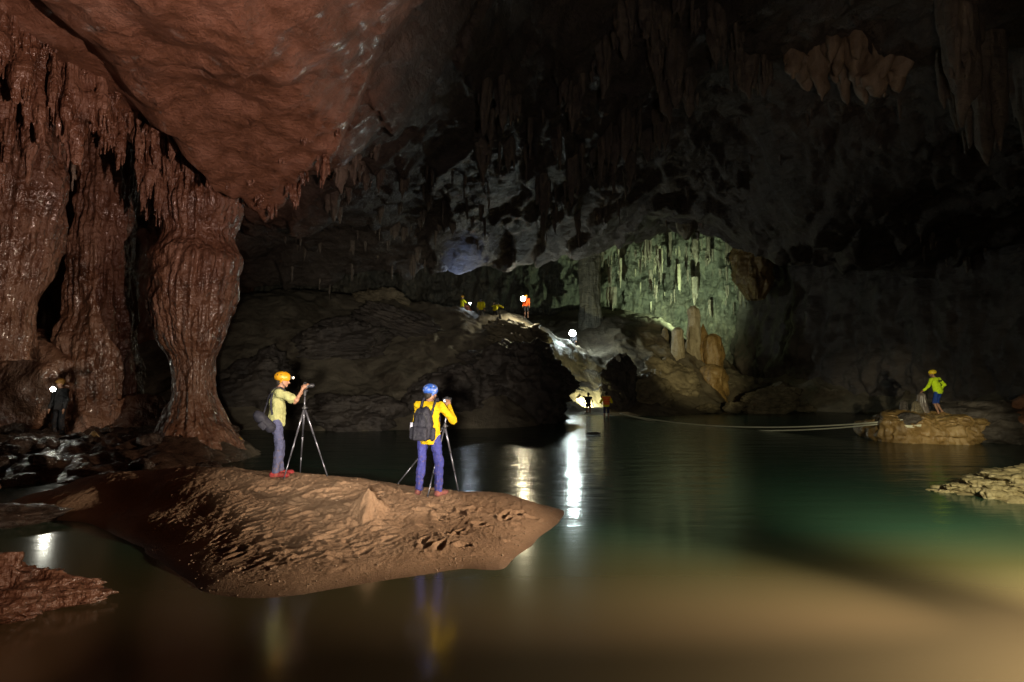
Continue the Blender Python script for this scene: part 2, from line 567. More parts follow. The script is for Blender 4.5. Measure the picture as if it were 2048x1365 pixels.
def lookup(info, x, y):
    x0, y0, h, Z = info
    i = np.clip(np.round((np.asarray(x) - x0) / h).astype(int), 0, Z.shape[0] - 1)
    j = np.clip(np.round((np.asarray(y) - y0) / h).astype(int), 0, Z.shape[1] - 1)
    return Z[i, j]


# roof: one sheet, muddy near left and bare limestone elsewhere
def roof_mat():
    m, nt, b = new_mat('cave_roof_rock')
    geo = nt.nodes.new('ShaderNodeNewGeometry')
    g = geo.outputs['Position']
    sep = nt.nodes.new('ShaderNodeSeparateXYZ')
    nt.links.new(g, sep.inputs[0])
    n1 = noise(nt, g, 0.35, 7, 0.62, 1.2)
    n2 = noise(nt, g, 2.2, 7, 0.65, 0.4)
    n3 = noise(nt, g, 14, 5, 0.65)
    v = mapped(nt, g, (0.5, 0.9, 3.0), (0.3, 0.15, 0.5))
    n4 = noise(nt, v, 1.2, 6, 0.65, 0.6)
    s = math_n(nt, 'ADD', math_n(nt, 'MULTIPLY', n1, 0.5), math_n(nt, 'MULTIPLY', n2, 0.5))
    grey = ramp(nt, s, [(0.3, (0.07, 0.056, 0.046)), (0.5, (0.125, 0.102, 0.085)), (0.68, (0.18, 0.148, 0.122))])
    mud = ramp(nt, s, [(0.3, (0.09, 0.042, 0.026)), (0.44, (0.22, 0.105, 0.06)), (0.52, (0.30, 0.15, 0.095)), (0.68, (0.42, 0.25, 0.18))])
    # mud coats the low roof at the left
    zz = math_n(nt, 'SUBTRACT', sep.outputs[2], math_n(nt, 'MULTIPLY', n1, 2.0))
    zz = math_n(nt, 'ADD', zz, math_n(nt, 'MULTIPLY', sep.outputs[0], 0.45))
    zz = math_n(nt, 'ADD', zz, math_n(nt, 'MULTIPLY', math_n(nt, 'MAXIMUM', math_n(nt, 'SUBTRACT', sep.outputs[1], 15.0), 0.0), 0.5))
    fac = ramp(nt, math_n(nt, 'MULTIPLY', zz, 0.1), [(0.55, (1, 1, 1)), (1.0, (0, 0, 0))])
    nt.links.new(mix_c(nt, fac, grey, mud), b.inputs['Base Color'])
    rr = ramp(nt, n2, [(0.35, (0.30,) * 3), (0.65, (0.6,) * 3)])
    nt.links.new(rr, b.inputs['Roughness'])
    b.inputs['Specular IOR Level'].default_value = 0.35
    inv = math_n(nt, 'SUBTRACT', 1.0, math_n(nt, 'MULTIPLY', fac, 0.45))
    nt.links.new(math_n(nt, 'MULTIPLY', fac, 0.3), b.inputs['Coat Weight'])
    b.inputs['Coat Roughness'].default_value = 0.22
    bump(nt, b, [(math_n(nt, 'MULTIPLY', n4, inv), 0.35), (math_n(nt, 'MULTIPLY', n2, inv), 0.25), (n3, 0.045), (noise(nt, g, 40, 4, 0.6, 0.5), 0.012)])
    return m


roof, roof_info = sheet('cave_ceiling', -34, 34, -8, 62, 0.13, ceiling_z, roof_mat())
tag(roof, 'dark limestone cave roof hung with stalactites', None, None, 'structure')

# ------------------------------------------------------------------ floor of the cave (riverbed, mound, hill, banks)
fl = [at(*p) for p in [
    (480, 862, 25.2), (600, 856, 25.2), (700, 858, 25.0), (600, 760, 29.5), (500, 740, 29), (700, 700, 33), (740, 600, 40), (640, 640, 36), (850, 655, 36.5), (850, 610, 41), (920, 632, 42),
    (960, 634, 42.5), (1050, 634, 43.5), (1090, 660, 42.5), (1010, 700, 37), (900, 740, 32.5), (820, 800, 28.5), (1000, 790, 29),
    (1140, 832, 35), (1160, 800, 38), (1165, 712, 42.5), (1146, 702, 45), (1200, 690, 46), (1190, 832, 34.5), (1220, 832, 34.5), (1300, 690, 45.5), (1235, 662, 46.5), (1380, 735, 42.5), (1440, 770, 42), (1460, 822, 39), (1350, 824, 36),
    (1300, 760, 40.5), (1270, 824, 35.5), (1480, 820, 40.5)]]
fl += [(-12, 25, 0.0), (-13, 30, 3), (-14, 36, 7), (-6, 48, 7.5), (4, 50, 6.5), (14, 50, 6.5), (20, 50, 2), (-20, 40, 8), (-22, 26, 3), (0, 56, 8), (14, 56, 8),
       (-5, 21.5, -1.4), (0, 22, -1.4), (5, 24, -1.4), (9, 30, -1.2), (16, 34, -1.0), (20, 36, -0.8), (0, 14, -1.5), (8, 14, -1.5), (12, 28, -1.4), (4, 4, -1.5), (-3, 4, -1.3), (4, 31, -0.9), (2.5, 27.5, -0.9),
       (-10, 21.5, -0.5), (-14, 21.5, 0.2), (24, 30, 0.5), (28, 20, 3), (-1, 18, -1.5), (-6, 17.5, -1.0), (20, 8, -0.8), (14, 4, -1.2), (24, 44, 3), (0, 0, -1.5), (6, 0, -1.5), (3, 2, -1.5), (-6, 0, -1.3), (0, -6, -1.5), (10, -5, -1.5), (-8, 5, -1.2), (9, 7, -1.5)]
# left bank
fl += [at(*p) for p in [(0, 945, 13.2), (150, 930, 13.8), (300, 915, 14.6), (420, 905, 15.6), (480, 893, 17.2), (60, 885, 16), (200, 880, 16.5), (330, 880, 17), (0, 860, 17.5)]]
fl += [(-9, 12, -0.35), (-12, 11.5, -0.3), (-6.5, 13.8, -0.6), (-7.0, 15.5, -0.6), (-14, 20, 1.2), (-18, 16, 1.5), (-20, 10, 1.0)]
floor_tps = TPS(fl, 0.15)


def floor_z(x, y):
    P = np.stack([x.ravel(), y.ravel(), np.zeros(x.size)], 1)
    z = np.clip(floor_tps(x, y), -2.0, 9.5)
    n = (0.35 * fbm(P, 0.35, 3, 81) + 0.22 * ridged(P, 0.8, 4, 83) * sst(-0.2, 0.35, fbm(P, 0.25, 2, 87)) + 0.05 * fbm(P, 3, 3, 85)).reshape(x.shape)
    amp = sst(-1.0, 0.8, z) * 0.85 + 0.15
    near = sst(24, 18, y)
    n2 = (0.16 * ridged(P, 1.6, 4, 91)).reshape(x.shape)
    z = z + n * amp * (1 - 0.6 * near) + n2 * near * sst(-0.5, 0.2, z)
    return z


floor, floor_info = sheet('cave_floor', -32, 32, -6, 60, 0.14, floor_z, M['floor'])
tag(floor, 'sand and rock mounds of the cave floor', None, None, 'structure')

# water
w = mesh_from('river_water', [(-32, -6, 0), (32, -6, 0), (32, 50, 0), (-32, 50, 0)], [(0, 1, 2, 3)], M['water'], None, False)
tag(w, 'calm green brown river through the cave', None, None, 'structure')


# ------------------------------------------------------------------ walls
def wall(name, path, z0, z1, h, mat, seed, amp=1.0, flute=0.0, lean=0.0):
    p = np.array(path, float)
    seg = np.hypot(*np.diff(p, axis=0).T)
    s = np.concatenate([[0], np.cumsum(seg)])
    n = int(s[-1] / h)
    t = np.linspace(0, s[-1], n)
    x = np.interp(t, s, p[:, 0])
    y = np.interp(t, s, p[:, 1])
    ker = np.ones(25) / 25
    xp = np.convolve(np.pad(x, 12, 'edge'), ker, 'valid')
    yp = np.convolve(np.pad(y, 12, 'edge'), ker, 'valid')
    tx = np.gradient(xp)
    ty = np.gradient(yp)
    L = np.hypot(tx, ty)
    nx, ny = -ty / L, tx / L
    zs = np.arange(z0, z1, h)
    X = np.repeat(xp[:, None], len(zs), 1)
    Y = np.repeat(yp[:, None], len(zs), 1)
    Z = np.repeat(zs[None], n, 0)
    P = np.stack([X.ravel(), Y.ravel(), Z.ravel()], 1)
    d = amp * (0.9 * fbm(P, 0.2, 3, seed) + 0.5 * ridged(P, (0.5, 0.5, 0.35), 5, seed + 1) + 0.1 * fbm(P, 2.5, 3, seed + 2))
    if flute:
        d = d + flute * (ridged(P, (1.3, 1.3, 0.12), 3, seed + 5) + 0.4 * ridged(P, (3.4, 3.4, 0.25), 2, seed + 6))
    d = d.reshape(X.shape) + lean * (Z - z0)
    X = X + nx[:, None] * d
    Y = Y + ny[:, None] * d
    return mesh_from(name, np.stack([X, Y, Z], -1), grid_faces(n, len(zs)), mat)


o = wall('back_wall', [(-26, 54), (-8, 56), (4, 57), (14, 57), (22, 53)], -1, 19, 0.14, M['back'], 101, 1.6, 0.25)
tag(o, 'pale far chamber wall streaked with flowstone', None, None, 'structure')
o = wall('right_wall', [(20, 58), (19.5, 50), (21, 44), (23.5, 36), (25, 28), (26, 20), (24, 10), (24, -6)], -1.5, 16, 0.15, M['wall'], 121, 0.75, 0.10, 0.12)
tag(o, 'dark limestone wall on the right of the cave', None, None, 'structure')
o = wall('left_wall', [(-22, -6), (-24, 6), (-27, 14), (-27, 20), (-20, 25), (-18, 30), (-20, 40), (-24, 54)], -1.5, 13, 0.14, M['mud'], 141, 0.8, 0.2)
tag(o, 'brown muddy wall on the left of the cave', None, None, 'structure')


# ------------------------------------------------------------------ implicit surfaces
class SDF:
    def __init__(self, lo, hi, h, k=0.03):
        self.lo = np.array(lo, float)
        self.h = h
        self.n = np.ceil((np.array(hi) - self.lo) / h).astype(int) + 1
        self.k = k
        ax = [self.lo[a] + h * np.arange(self.n[a]) for a in range(3)]
        self.ax = [a.astype(np.float32) for a in ax]
        self.F = np.full(self.n, 10.0, np.float32)

    def _sub(self, lo, hi):
        i0 = np.clip(np.floor((np.array(lo) - self.lo) / self.h).astype(int), 0, self.n)
        i1 = np.clip(np.ceil((np.array(hi) - self.lo) / self.h).astype(int) + 1, 0, self.n)
        sl = tuple(slice(a, b) for a, b in zip(i0, i1))
        return sl, self.ax[0][sl[0]][:, None, None], self.ax[1][sl[1]][None, :, None], self.ax[2][sl[2]][None, None, :]

    def _min(self, sl, d, k, cut=False):
        a = self.F[sl]
        if a.size == 0:
            return
        if cut:
            self.F[sl] = np.maximum(a, -d)
            return
        hh = np.clip(0.5 + 0.5 * (a - d) / k, 0, 1)
        self.F[sl] = np.where(a > 5, d, a + (d - a) * hh - k * hh * (1 - hh))

    def cap(self, a, b, ra, rb=None, k=None):
        rb = ra if rb is None else rb
        k = k or self.k
        a = np.array(a, float)
        b = np.array(b, float)
        R = max(ra, rb) + 3 * k + 3 * self.h
        sl, x, y, z = self._sub(np.minimum(a, b) - R, np.maximum(a, b) + R)
        e = b - a
        L = max(float(e @ e), 1e-9)
        t = np.clip(((x - a[0]) * e[0] + (y - a[1]) * e[1] + (z - a[2]) * e[2]) / L, 0, 1)
        d = np.sqrt((x - a[0] - t * e[0]) ** 2 + (y - a[1] - t * e[1]) ** 2 + (z - a[2] - t * e[2]) ** 2) - (ra + (rb - ra) * t)
        self._min(sl, d, k)

    def ell(self, c, r, k=None, rot=None, cut=False):
        k = k or self.k
        c = np.array(c, float)
        r = np.array(r, float)
        R = r.max() + 3 * k + 3 * self.h
        sl, x, y, z = self._sub(c - R, c + R)
        x, y, z = x - c[0], y - c[1], z - c[2]
        if rot is not None:
            m = np.array(rot).T
            x, y, z = (m[0, 0] * x + m[0, 1] * y + m[0, 2] * z, m[1, 0] * x + m[1, 1] * y + m[1, 2] * z, m[2, 0] * x + m[2, 1] * y + m[2, 2] * z)
        k0 = np.sqrt((x / r[0]) ** 2 + (y / r[1]) ** 2 + (z / r[2]) ** 2)
        k1 = np.sqrt((x / r[0] ** 2) ** 2 + (y / r[1] ** 2) ** 2 + (z / r[2] ** 2) ** 2) + 1e-6
        self._min(sl, k0 * (k0 - 1) / k1, k, cut)

    def box(self, c, hs, rad, k=None, rot=None):
        k = k or self.k
        c = np.array(c, float)
        R = float(np.linalg.norm(hs)) + 3 * k + 3 * self.h
        sl, x, y, z = self._sub(c - R, c + R)
        x, y, z = x - c[0], y - c[1], z - c[2]
        if rot is not None:
            m = np.array(rot).T
            x, y, z = (m[0, 0] * x + m[0, 1] * y + m[0, 2] * z, m[1, 0] * x + m[1, 1] * y + m[1, 2] * z, m[2, 0] * x + m[2, 1] * y + m[2, 2] * z)
        qx, qy, qz = np.abs(x) - hs[0] + rad, np.abs(y) - hs[1] + rad, np.abs(z) - hs[2] + rad
        d = np.sqrt(np.maximum(qx, 0) ** 2 + np.maximum(qy, 0) ** 2 + np.maximum(qz, 0) ** 2) + np.minimum(np.maximum(qx, np.maximum(qy, qz)), 0) - rad
        self._min(sl, d, k)

    def clip_z(self, lo=None, hi=None):
        z = self.ax[2][None, None, :]
        if lo is not None:
            self.F = np.maximum(self.F, lo - z)
        if hi is not None:
            self.F = np.maximum(self.F, z - hi)

    def shake(self, fn):
        m = np.abs(self.F) < 0.25
        i = np.nonzero(m)
        P = np.stack([self.ax[a][i[a]] for a in range(3)], 1)
        self.F[m] += fn(P).astype(np.float32)

    def mesh(self):
        Fd = self.F
        ins = Fd < 0
        n = self.n
        cnt = np.zeros(n - 1, np.int8)
        cs = [(a, b, c) for a in (0, 1) for b in (0, 1) for c in (0, 1)]
        for a, b, c in cs:
            cnt += ins[a:n[0] - 1 + a, b:n[1] - 1 + b, c:n[2] - 1 + c]
        act = (cnt > 0) & (cnt < 8)
        I = np.argwhere(act)
        idx = np.full(n - 1, -1, np.int64)
        idx[act] = np.arange(len(I))
        S = np.zeros((len(I), 3))
        N = np.zeros(len(I))
        for c0 in cs:
            for ax in range(3):
                if c0[ax]:
                    continue
                c1 = list(c0)
                c1[ax] = 1
                f0 = Fd[I[:, 0] + c0[0], I[:, 1] + c0[1], I[:, 2] + c0[2]]
                f1 = Fd[I[:, 0] + c1[0], I[:, 1] + c1[1], I[:, 2] + c1[2]]
                x = (f0 < 0) != (f1 < 0)
                t = np.where(x, f0 / np.where(x, f0 - f1, 1), 0)
                q = np.array(c0, float)[None] + np.zeros((len(I), 3))
                q[:, ax] += t
                S += q * x[:, None]
                N += x
        V = self.lo + self.h * (I + S / np.maximum(N, 1)[:, None])
        faces = []
        for ax in range(3):
            o1, o2 = (ax + 1) % 3, (ax + 2) % 3
            s0 = [slice(None)] * 3
            s1 = [slice(None)] * 3
            s0[ax] = slice(0, -1)
            s1[ax] = slice(1, None)
            ch = ins[tuple(s0)] != ins[tuple(s1)]
            E = np.argwhere(ch)
            E = E[(E[:, o1] > 0) & (E[:, o2] > 0) & (E[:, o1] < n[o1] - 1) & (E[:, o2] < n[o2] - 1)]
            d1 = np.zeros(3, int)
            d1[o1] = 1
            d2 = np.zeros(3, int)
            d2[o2] = 1
            q = np.stack([idx[tuple((E - a * d1 - b * d2).T)] for a, b in ((1, 1), (0, 1), (0, 0), (1, 0))], 1)
            flip = ~ins[tuple(E.T)]
            q[flip] = q[flip][:, ::-1]
            faces.append(q)
        Q = np.concatenate(faces)
        Q = Q[(Q >= 0).all(1)]
        return V, Q

    def obj(self, name, mat, parent=None):
        V, Q = self.mesh()
        return mesh_from(name, V, Q, mat, parent)


# ------------------------------------------------------------------ stalactites and other formations
def stal_template(seed, L, R, lobes, tips, mat, wig=0.25):
    r = random.Random(seed)
    h = max(L / 34, R / 9)
    s = SDF((-R * 1.9, -R * 1.9, -L * 1.12), (R * 1.9, R * 1.9, 0.35), h, R * 0.18)
    for i in range(lobes):
        a = r.uniform(0, 6.28)
        d = R * r.uniform(0.0, 0.85) if i else 0
        x, y = d * math.cos(a), d * math.sin(a)
        l = L * (1 if i == 0 else r.uniform(0.4, 0.85))
        r0 = R * (0.62 if i == 0 else r.uniform(0.25, 0.5))
        p = np.array([x, y, 0.4])
        nseg = 4
        rr = r0
        for q in range(nseg):
            z = -l * (q + 1) / nseg
            p2 = np.array([x + r.uniform(-1, 1) * R * wig * 0.4, y + r.uniform(-1, 1) * R * wig * 0.4, z])
            r2 = r0 * (1 - (q + 1) / nseg) ** 0.8 * r.uniform(0.8, 1.25) + R * 0.04
            s.cap(p, p2, rr, r2)
            p, rr = p2, r2
    for i in range(tips):
        a = r.uniform(0, 6.28)
        d = R * r.uniform(0.4, 0.95)
        x, y = d * math.cos(a), d * math.sin(a)
        z0 = -L * r.uniform(0.1, 0.6)
        l = L * r.uniform(0.12, 0.3)
        s.cap((x, y, z0), (x, y, z0 - l), R * 0.15, R * 0.03)
    s.shake(lambda P: R * (0.16 * fbm(P, (1.6 / R, 1.6 / R, 0.7 / R), 3, seed)))
    V, Q = s.mesh()
    o = mesh_from('stalactite', V, Q, mat)
    me = o.data
    bpy.data.objects.remove(o)
    return me


T_long = [stal_template(200 + i, 1.0, 0.16 + 0.03 * (i % 3), 2 + i % 3, 2, M['stal']) for i in range(4)]
T_fat = [stal_template(220 + i, 1.0, 0.34 + 0.05 * (i % 2), 6 + i % 3, 8, M['stal']) for i in range(4)]
T_mud = [stal_template(240 + i, 1.0, 0.42 + 0.06 * (i % 3), 8 + i % 4, 16, M['mudwet'], 0.4) for i in range(5)]
def mud_template(seed, L, R):
    r = random.Random(seed)
    s = SDF((-R * 2.0, -R * 2.0, -L * 1.25), (R * 2.0, R * 2.0, 0.3), L / 58, 0.03)
    n = r.randint(7, 10)
    for i in range(n):
        a = r.uniform(0, 6.28)
        d = R * (r.uniform(0.3, 1.0) if i else 0)
        x, y = d * math.cos(a), d * math.sin(a)
        l = L * (1 if i == 0 else r.uniform(0.45, 0.95))
        r0 = R * (0.42 if i == 0 else r.uniform(0.20, 0.36))
        s.cap((x * 0.8, y * 0.8, 0.3), (x, y, -l * 0.55), r0 * 0.75, r0 * 0.6)
        s.ell((x, y, -l * 0.62), (r0 * 1.05, r0 * 1.05, l * 0.20))
        s.cap((x, y, -l * 0.62), (x, y, -l * 0.9), r0 * 0.8, r0 * 0.35)
        for q in range(r.randint(4, 7)):
            b = r.uniform(0, 6.28)
            e = r0 * r.uniform(0.3, 0.95)
            z0 = -l * r.uniform(0.55, 0.85)
            s.cap((x + e * math.cos(b), y + e * math.sin(b), z0), (x + e * math.cos(b), y + e * math.sin(b), z0 - L * r.uniform(0.10, 0.22)), r0 * 0.24, r0 * 0.06, 0.014)
    s.shake(lambda P: 0.030 * fbm(P, (7, 7, 4), 3, seed) + 0.012 * fbm(P, 22, 2, seed + 3))
    V, Q = s.mesh()
    o = mesh_from('stalactite', V, Q, M['mudwet'])
    me = o.data
    bpy.data.objects.remove(o)
    return me


T_mud = [mud_template(240 + i, 1.0, 0.40 + 0.05 * (i % 3)) for i in range(6)]
T_tan = [stal_template(280 + i, 1.0, 0.40, 7, 5, M['tan']) for i in range(3)]
T_pale = [stal_template(260 + i, 1.0, 0.15 + 0.04 * (i % 2), 2 + i % 2, 2, M['pale']) for i in range(3)]


def hang(me, x, y, z, sc, sx, rz, parent, tilt=0.0):
    o = bpy.data.objects.new('stalactite', me)
    o.location = (x, y, z)
    o.rotation_euler = (tilt, 0, rz)
    o.scale = (sx, sx, sc)
    o.parent = parent
    C.objects.link(o)
    return o


R_ = random.Random(5)


def hang_region(pxr, pyr, yr, n, tmpl, lr, wr, sink=0.15):
    """stalactites under the roof where it shows in this part of the view"""
    k = 0
    tries = 0
    while k < n and tries < n * 60:
        tries += 1
        px = R_.uniform(*pxr)
        Y = R_.uniform(*yr)
        p = at(px, 700, Y)
        z = float(lookup(roof_info, p[0], Y))
        # where does that roof point show?
        u = (z - CAM[2]) / Y
        py = 755 - u * F
        if not (pyr[0] <= py <= pyr[1]):
            continue
        l = R_.uniform(*lr)
        hang(R_.choice(tmpl), p[0], Y, z + sink, l, l * R_.uniform(*wr), R_.uniform(0, 6.28), roof, R_.uniform(-0.06, 0.06))
        k += 1


hang_region((960, 1180), (120, 300), (19, 32), 20, T_fat + T_long, (0.8, 2.2), (0.45, 0.8))
hang_region((1080, 1340), (200, 440), (22, 37), 42, T_fat + T_long, (0.9, 2.6), (0.45, 0.8))
hang_region((1180, 1420), (-60, 150), (17, 25), 22, T_fat + T_long, (1.0, 2.6), (0.5, 0.85))
hang_region((1400, 1560), (-40, 110), (17, 24), 10, T_fat + T_long, (0.8, 2.2), (0.5, 0.8))
hang_region((660, 780), (260, 420), (18, 30), 12, T_fat, (0.6, 1.3), (0.6, 0.9))
hang_region((780, 980), (320, 520), (24, 36), 30, T_fat + T_long, (0.6, 1.7), (0.5, 0.9))
hang_region((1330, 1500), (250, 480), (28, 42), 14, T_long, (0.4, 1.2), (0.5, 0.8))
hang_region((1480, 1680), (200, 330), (22, 32), 9, T_long, (0.4, 1.0), (0.5, 0.8))
hang_region((1800, 2040), (150, 330), (18, 28), 9, T_long + T_fat, (0.5, 1.3), (0.5, 0.8))
hang_region((1850, 2040), (400, 520), (20, 34), 8, T_long + T_fat, (0.5, 1.3), (0.5, 0.8))
hang_region((560, 860), (430, 580), (30, 37.5), 34, T_long, (0.4, 1.2), (0.5, 1.0))
# big curtains high at the right
for px, Y, l, wd in ((1915, 17.0, 4.4, 0.42), (1985, 17.6, 4.0, 0.40), (2040, 18.2, 3.4, 0.4), (1900, 19.0, 3.0, 0.4), (1955, 18.0, 4.6, 0.36)):
    p = at(px, 0, Y)
    hang(R_.choice(T_fat), p[0], Y, float(lookup(roof_info, p[0], Y)) + 0.3, l, l * wd, R_.uniform(0, 6), roof)

# wet muddy stalactite masses at the near left, in front of the dark recess: (view x, y of the tip, distance, width)
MS = [(-5, 150, 9.9, 0.9), (32, 215, 10.4, 0.8), (5, 300, 10.8, 1.0), (62, 120, 10.8, 0.5), (75, 300, 11.3, 0.8), (100, 180, 11.5, 0.55), (118, 245, 12.0, 0.55), (148, 335, 11.9, 1.05), (140, 150, 12.0, 0.5),
      (180, 260, 12.6, 0.6), (207, 305, 12.8, 0.8), (222, 180, 12.7, 0.45), (236, 345, 13.4, 0.5), (258, 270, 13.5, 0.5), (55, 375, 11.6, 0.7), (-5, 400, 11.5, 0.8),
      (278, 330, 14.0, 0.5), (296, 400, 14.8, 0.6), (318, 445, 15.3, 0.6), (335, 360, 14.8, 0.45), (352, 450, 15.8, 0.65), (375, 385, 15.4, 0.45), (398, 455, 16.1, 0.55), (410, 400, 15.8, 0.4),
      (428, 470, 16.4, 0.55), (445, 430, 16.6, 0.4), (465, 465, 16.8, 0.5), (305, 300, 13.6, 0.35), (345, 325, 14.3, 0.4), (292, 450, 15.9, 0.5), (85, 70, 10.9, 0.45), (160, 110, 11.8, 0.45)]
for (px, py_tip, Y, wd) in MS:
    p = at(px, py_tip, Y)
    zr = float(lookup(roof_info, p[0], Y))
    l = max(0.6, zr + 0.2 - p[2])
    me_ = R_.choice(T_mud)
    hang(me_, p[0], Y, zr + 0.2, l, wd * 1.05, R_.uniform(0, 6.28), roof)
# short fringe along the right edge of the muddy roof
for px, py, Y, l, wd in ((420, 330, 14.6, 0.3, 0.2), (455, 350, 14.9, 0.25, 0.2), (500, 330, 14.9, 0.35, 0.25), (560, 300, 14.4, 0.25, 0.2), (610, 250, 13.8, 0.3, 0.22), (470, 385, 15.6, 0.4, 0.25), (520, 360, 15.6, 0.45, 0.25), (675, 240, 14.2, 0.4, 0.25), (488, 415, 16.7, 0.8, 0.5), (508, 400, 16.4, 0.35, 0.5), (545, 372, 16.0, 0.5, 0.3), (590, 345, 15.6, 0.9, 0.55), (606, 330, 15.3, 0.4, 0.3), (648, 290, 14.8, 1.0, 0.5), (700, 270, 15.5, 0.8, 0.5)):
    p = at(px, py, Y)
    hang(R_.choice(T_mud), p[0], Y, float(lookup(roof_info, p[0], Y)) + 0.15, l, wd, R_.uniform(0, 6.28), roof)
# one thin spike under the biggest mass
p = at(147, 330, 12.1)
hang(T_long[0], p[0], p[1], p[2] + 0.1, 0.75, 0.6, 0.3, roof)

# stalactites in the far chamber, on the pale wall
bw_parent = bpy.data.objects['back_wall']
for i in range(120):
    px = 1165 + 325 * (0.5 + 0.5 * math.sin(R_.uniform(-1.5, 1.5))) if R_.random() < 0.5 else R_.gauss(R_.choice((1230, 1310, 1345, 1420, 1470)), 16)
    py = R_.triangular(480, 640, 510)
    Y = R_.uniform(51.5, 55.0)
    p = at(px, py, Y)
    l = 0.35 + 1.9 * R_.random() ** 2.2
    hang(R_.choice(T_pale + T_long + T_fat), p[0], Y, p[2] + l * 0.6, l, l * R_.uniform(0.45, 0.9), R_.uniform(0, 6.28), bw_parent)


def lathe_column(name, prof, mat, seed, nth=170, nz=230, flute=0.10, ff=9.0, rough=0.12, parent=None, squash=1.0):
    """prof: list of (z, radius, cx, cy) from top to base"""
    p = np.array(prof, float)
    p = p[np.argsort(p[:, 0])]
    z = np.linspace(p[0, 0], p[-1, 0], nz)
    r = np.interp(z, p[:, 0], p[:, 1])
    cx = np.interp(z, p[:, 0], p[:, 2])
    cy = np.interp(z, p[:, 0], p[:, 3])
    ker = np.ones(9) / 9
    sm = lambda a: np.convolve(np.pad(a, 4, 'edge'), ker, 'valid')
    r, cx, cy = sm(r), sm(cx), sm(cy)
    th = np.linspace(0, 2 * np.pi, nth, endpoint=False)
    TH, Z = np.meshgrid(th, z, indexing='ij')
    ct, sn = np.cos(TH), np.sin(TH)
    Q = np.stack([ct.ravel(), sn.ravel(), Z.ravel()], 1)
    fl_ = (ridged(Q, (ff / 4, ff / 4, 0.16), 3, seed) * 0.7 + 0.35 * ridged(Q, (ff / 1.6, ff / 1.6, 0.3), 2, seed + 3)).reshape(TH.shape)
    big = fbm(Q, (0.9, 0.9, 0.55), 4, seed + 7).reshape(TH.shape)
    fine = fbm(Q, (6, 6, 3.5), 3, seed + 9).reshape(TH.shape)
    mod = 0.35 + 1.1 * sst(-0.35, 0.35, fbm(Q, (0.8, 0.8, 0.5), 2, seed + 11)).reshape(TH.shape)
    drip = (np.maximum(0, fbm(Q, (2.2, 2.2, 0.9), 3, seed + 13) - 0.1) ** 0.7).reshape(TH.shape)
    Rr = r[None] * (1 + flute * fl_ * 1.6 * mod + rough * 2.2 * big + 0.9 * flute * drip + 0.05 * fine)
    X = cx[None] + Rr * ct
    Y = cy[None] + Rr * sn * squash
    return mesh_from(name, np.stack([X, Y, Z], -1), grid_faces(nth, nz, True), mat, parent)


# main column
Y = 16.6
c = at(392, 600, Y)[0]
zt = lambda py, Y: at(0, py, Y)[2]
o = lathe_column('flowstone_column', [(zt(300, Y), 0.95, c + 0.1, Y), (zt(420, Y), 1.05, c + 0.1, Y), (zt(470, Y), 0.86, c + 0.05, Y), (zt(500, Y), 0.98, c + 0.05, Y), (zt(512, Y), 1.16, c, Y), (zt(530, Y), 1.12, c, Y), (zt(620, Y), 0.95, c - 0.08, Y),
                                   (zt(690, Y), 0.72, c - 0.06, Y), (zt(715, Y), 0.52, c + 0.0, Y), (zt(790, Y), 0.50, c + 0.02, Y), (zt(840, Y), 0.72, c + 0.1, Y), (zt(880, Y), 1.0, c + 0.2, Y), (-0.4, 1.3, c + 0.2, Y)], M['mudwet'], 301, 230, 260, flute=0.075, ff=13, rough=0.045)
tag(o, 'tall brown fluted flowstone column standing at the edge of the river', 'column', 'flowstone columns on the left')
Y = 18.4
c = at(203, 600, Y)[0]
o = lathe_column('flowstone_column', [(zt(250, Y), 0.7, c, Y), (zt(420, Y), 0.74, c, Y), (zt(560, Y), 0.78, c, Y), (zt(620, Y), 0.84, c, Y), (zt(690, Y), 1.0, c - 0.05, Y), (zt(780, Y), 0.95, c, Y), (zt(850, Y), 1.25, c + 0.1, Y), (-0.3, 1.6, c, Y)], M['mudwet'], 311, 200, 230, flute=0.10, ff=8, rough=0.06)
tag(o, 'brown ribbed column behind the lamp on the left bank', 'column', 'flowstone columns on the left')
Y = 15.6
c = at(35, 480, Y)[0]
o = lathe_column('flowstone_drapery', [(zt(180, Y), 0.9, c, Y), (zt(360, Y), 0.98, c, Y), (zt(480, Y), 0.85, c - 0.1, Y), (zt(570, Y), 0.7, c - 0.2, Y), (zt(630, Y), 0.55, c - 0.3, Y), (zt(720, Y), 0.6, c - 0.3, Y)], M['mudwet'], 321, flute=0.11, ff=10, rough=0.06)
tag(o, 'wide brown flowstone drapery hanging at the left edge of the view', 'drapery')


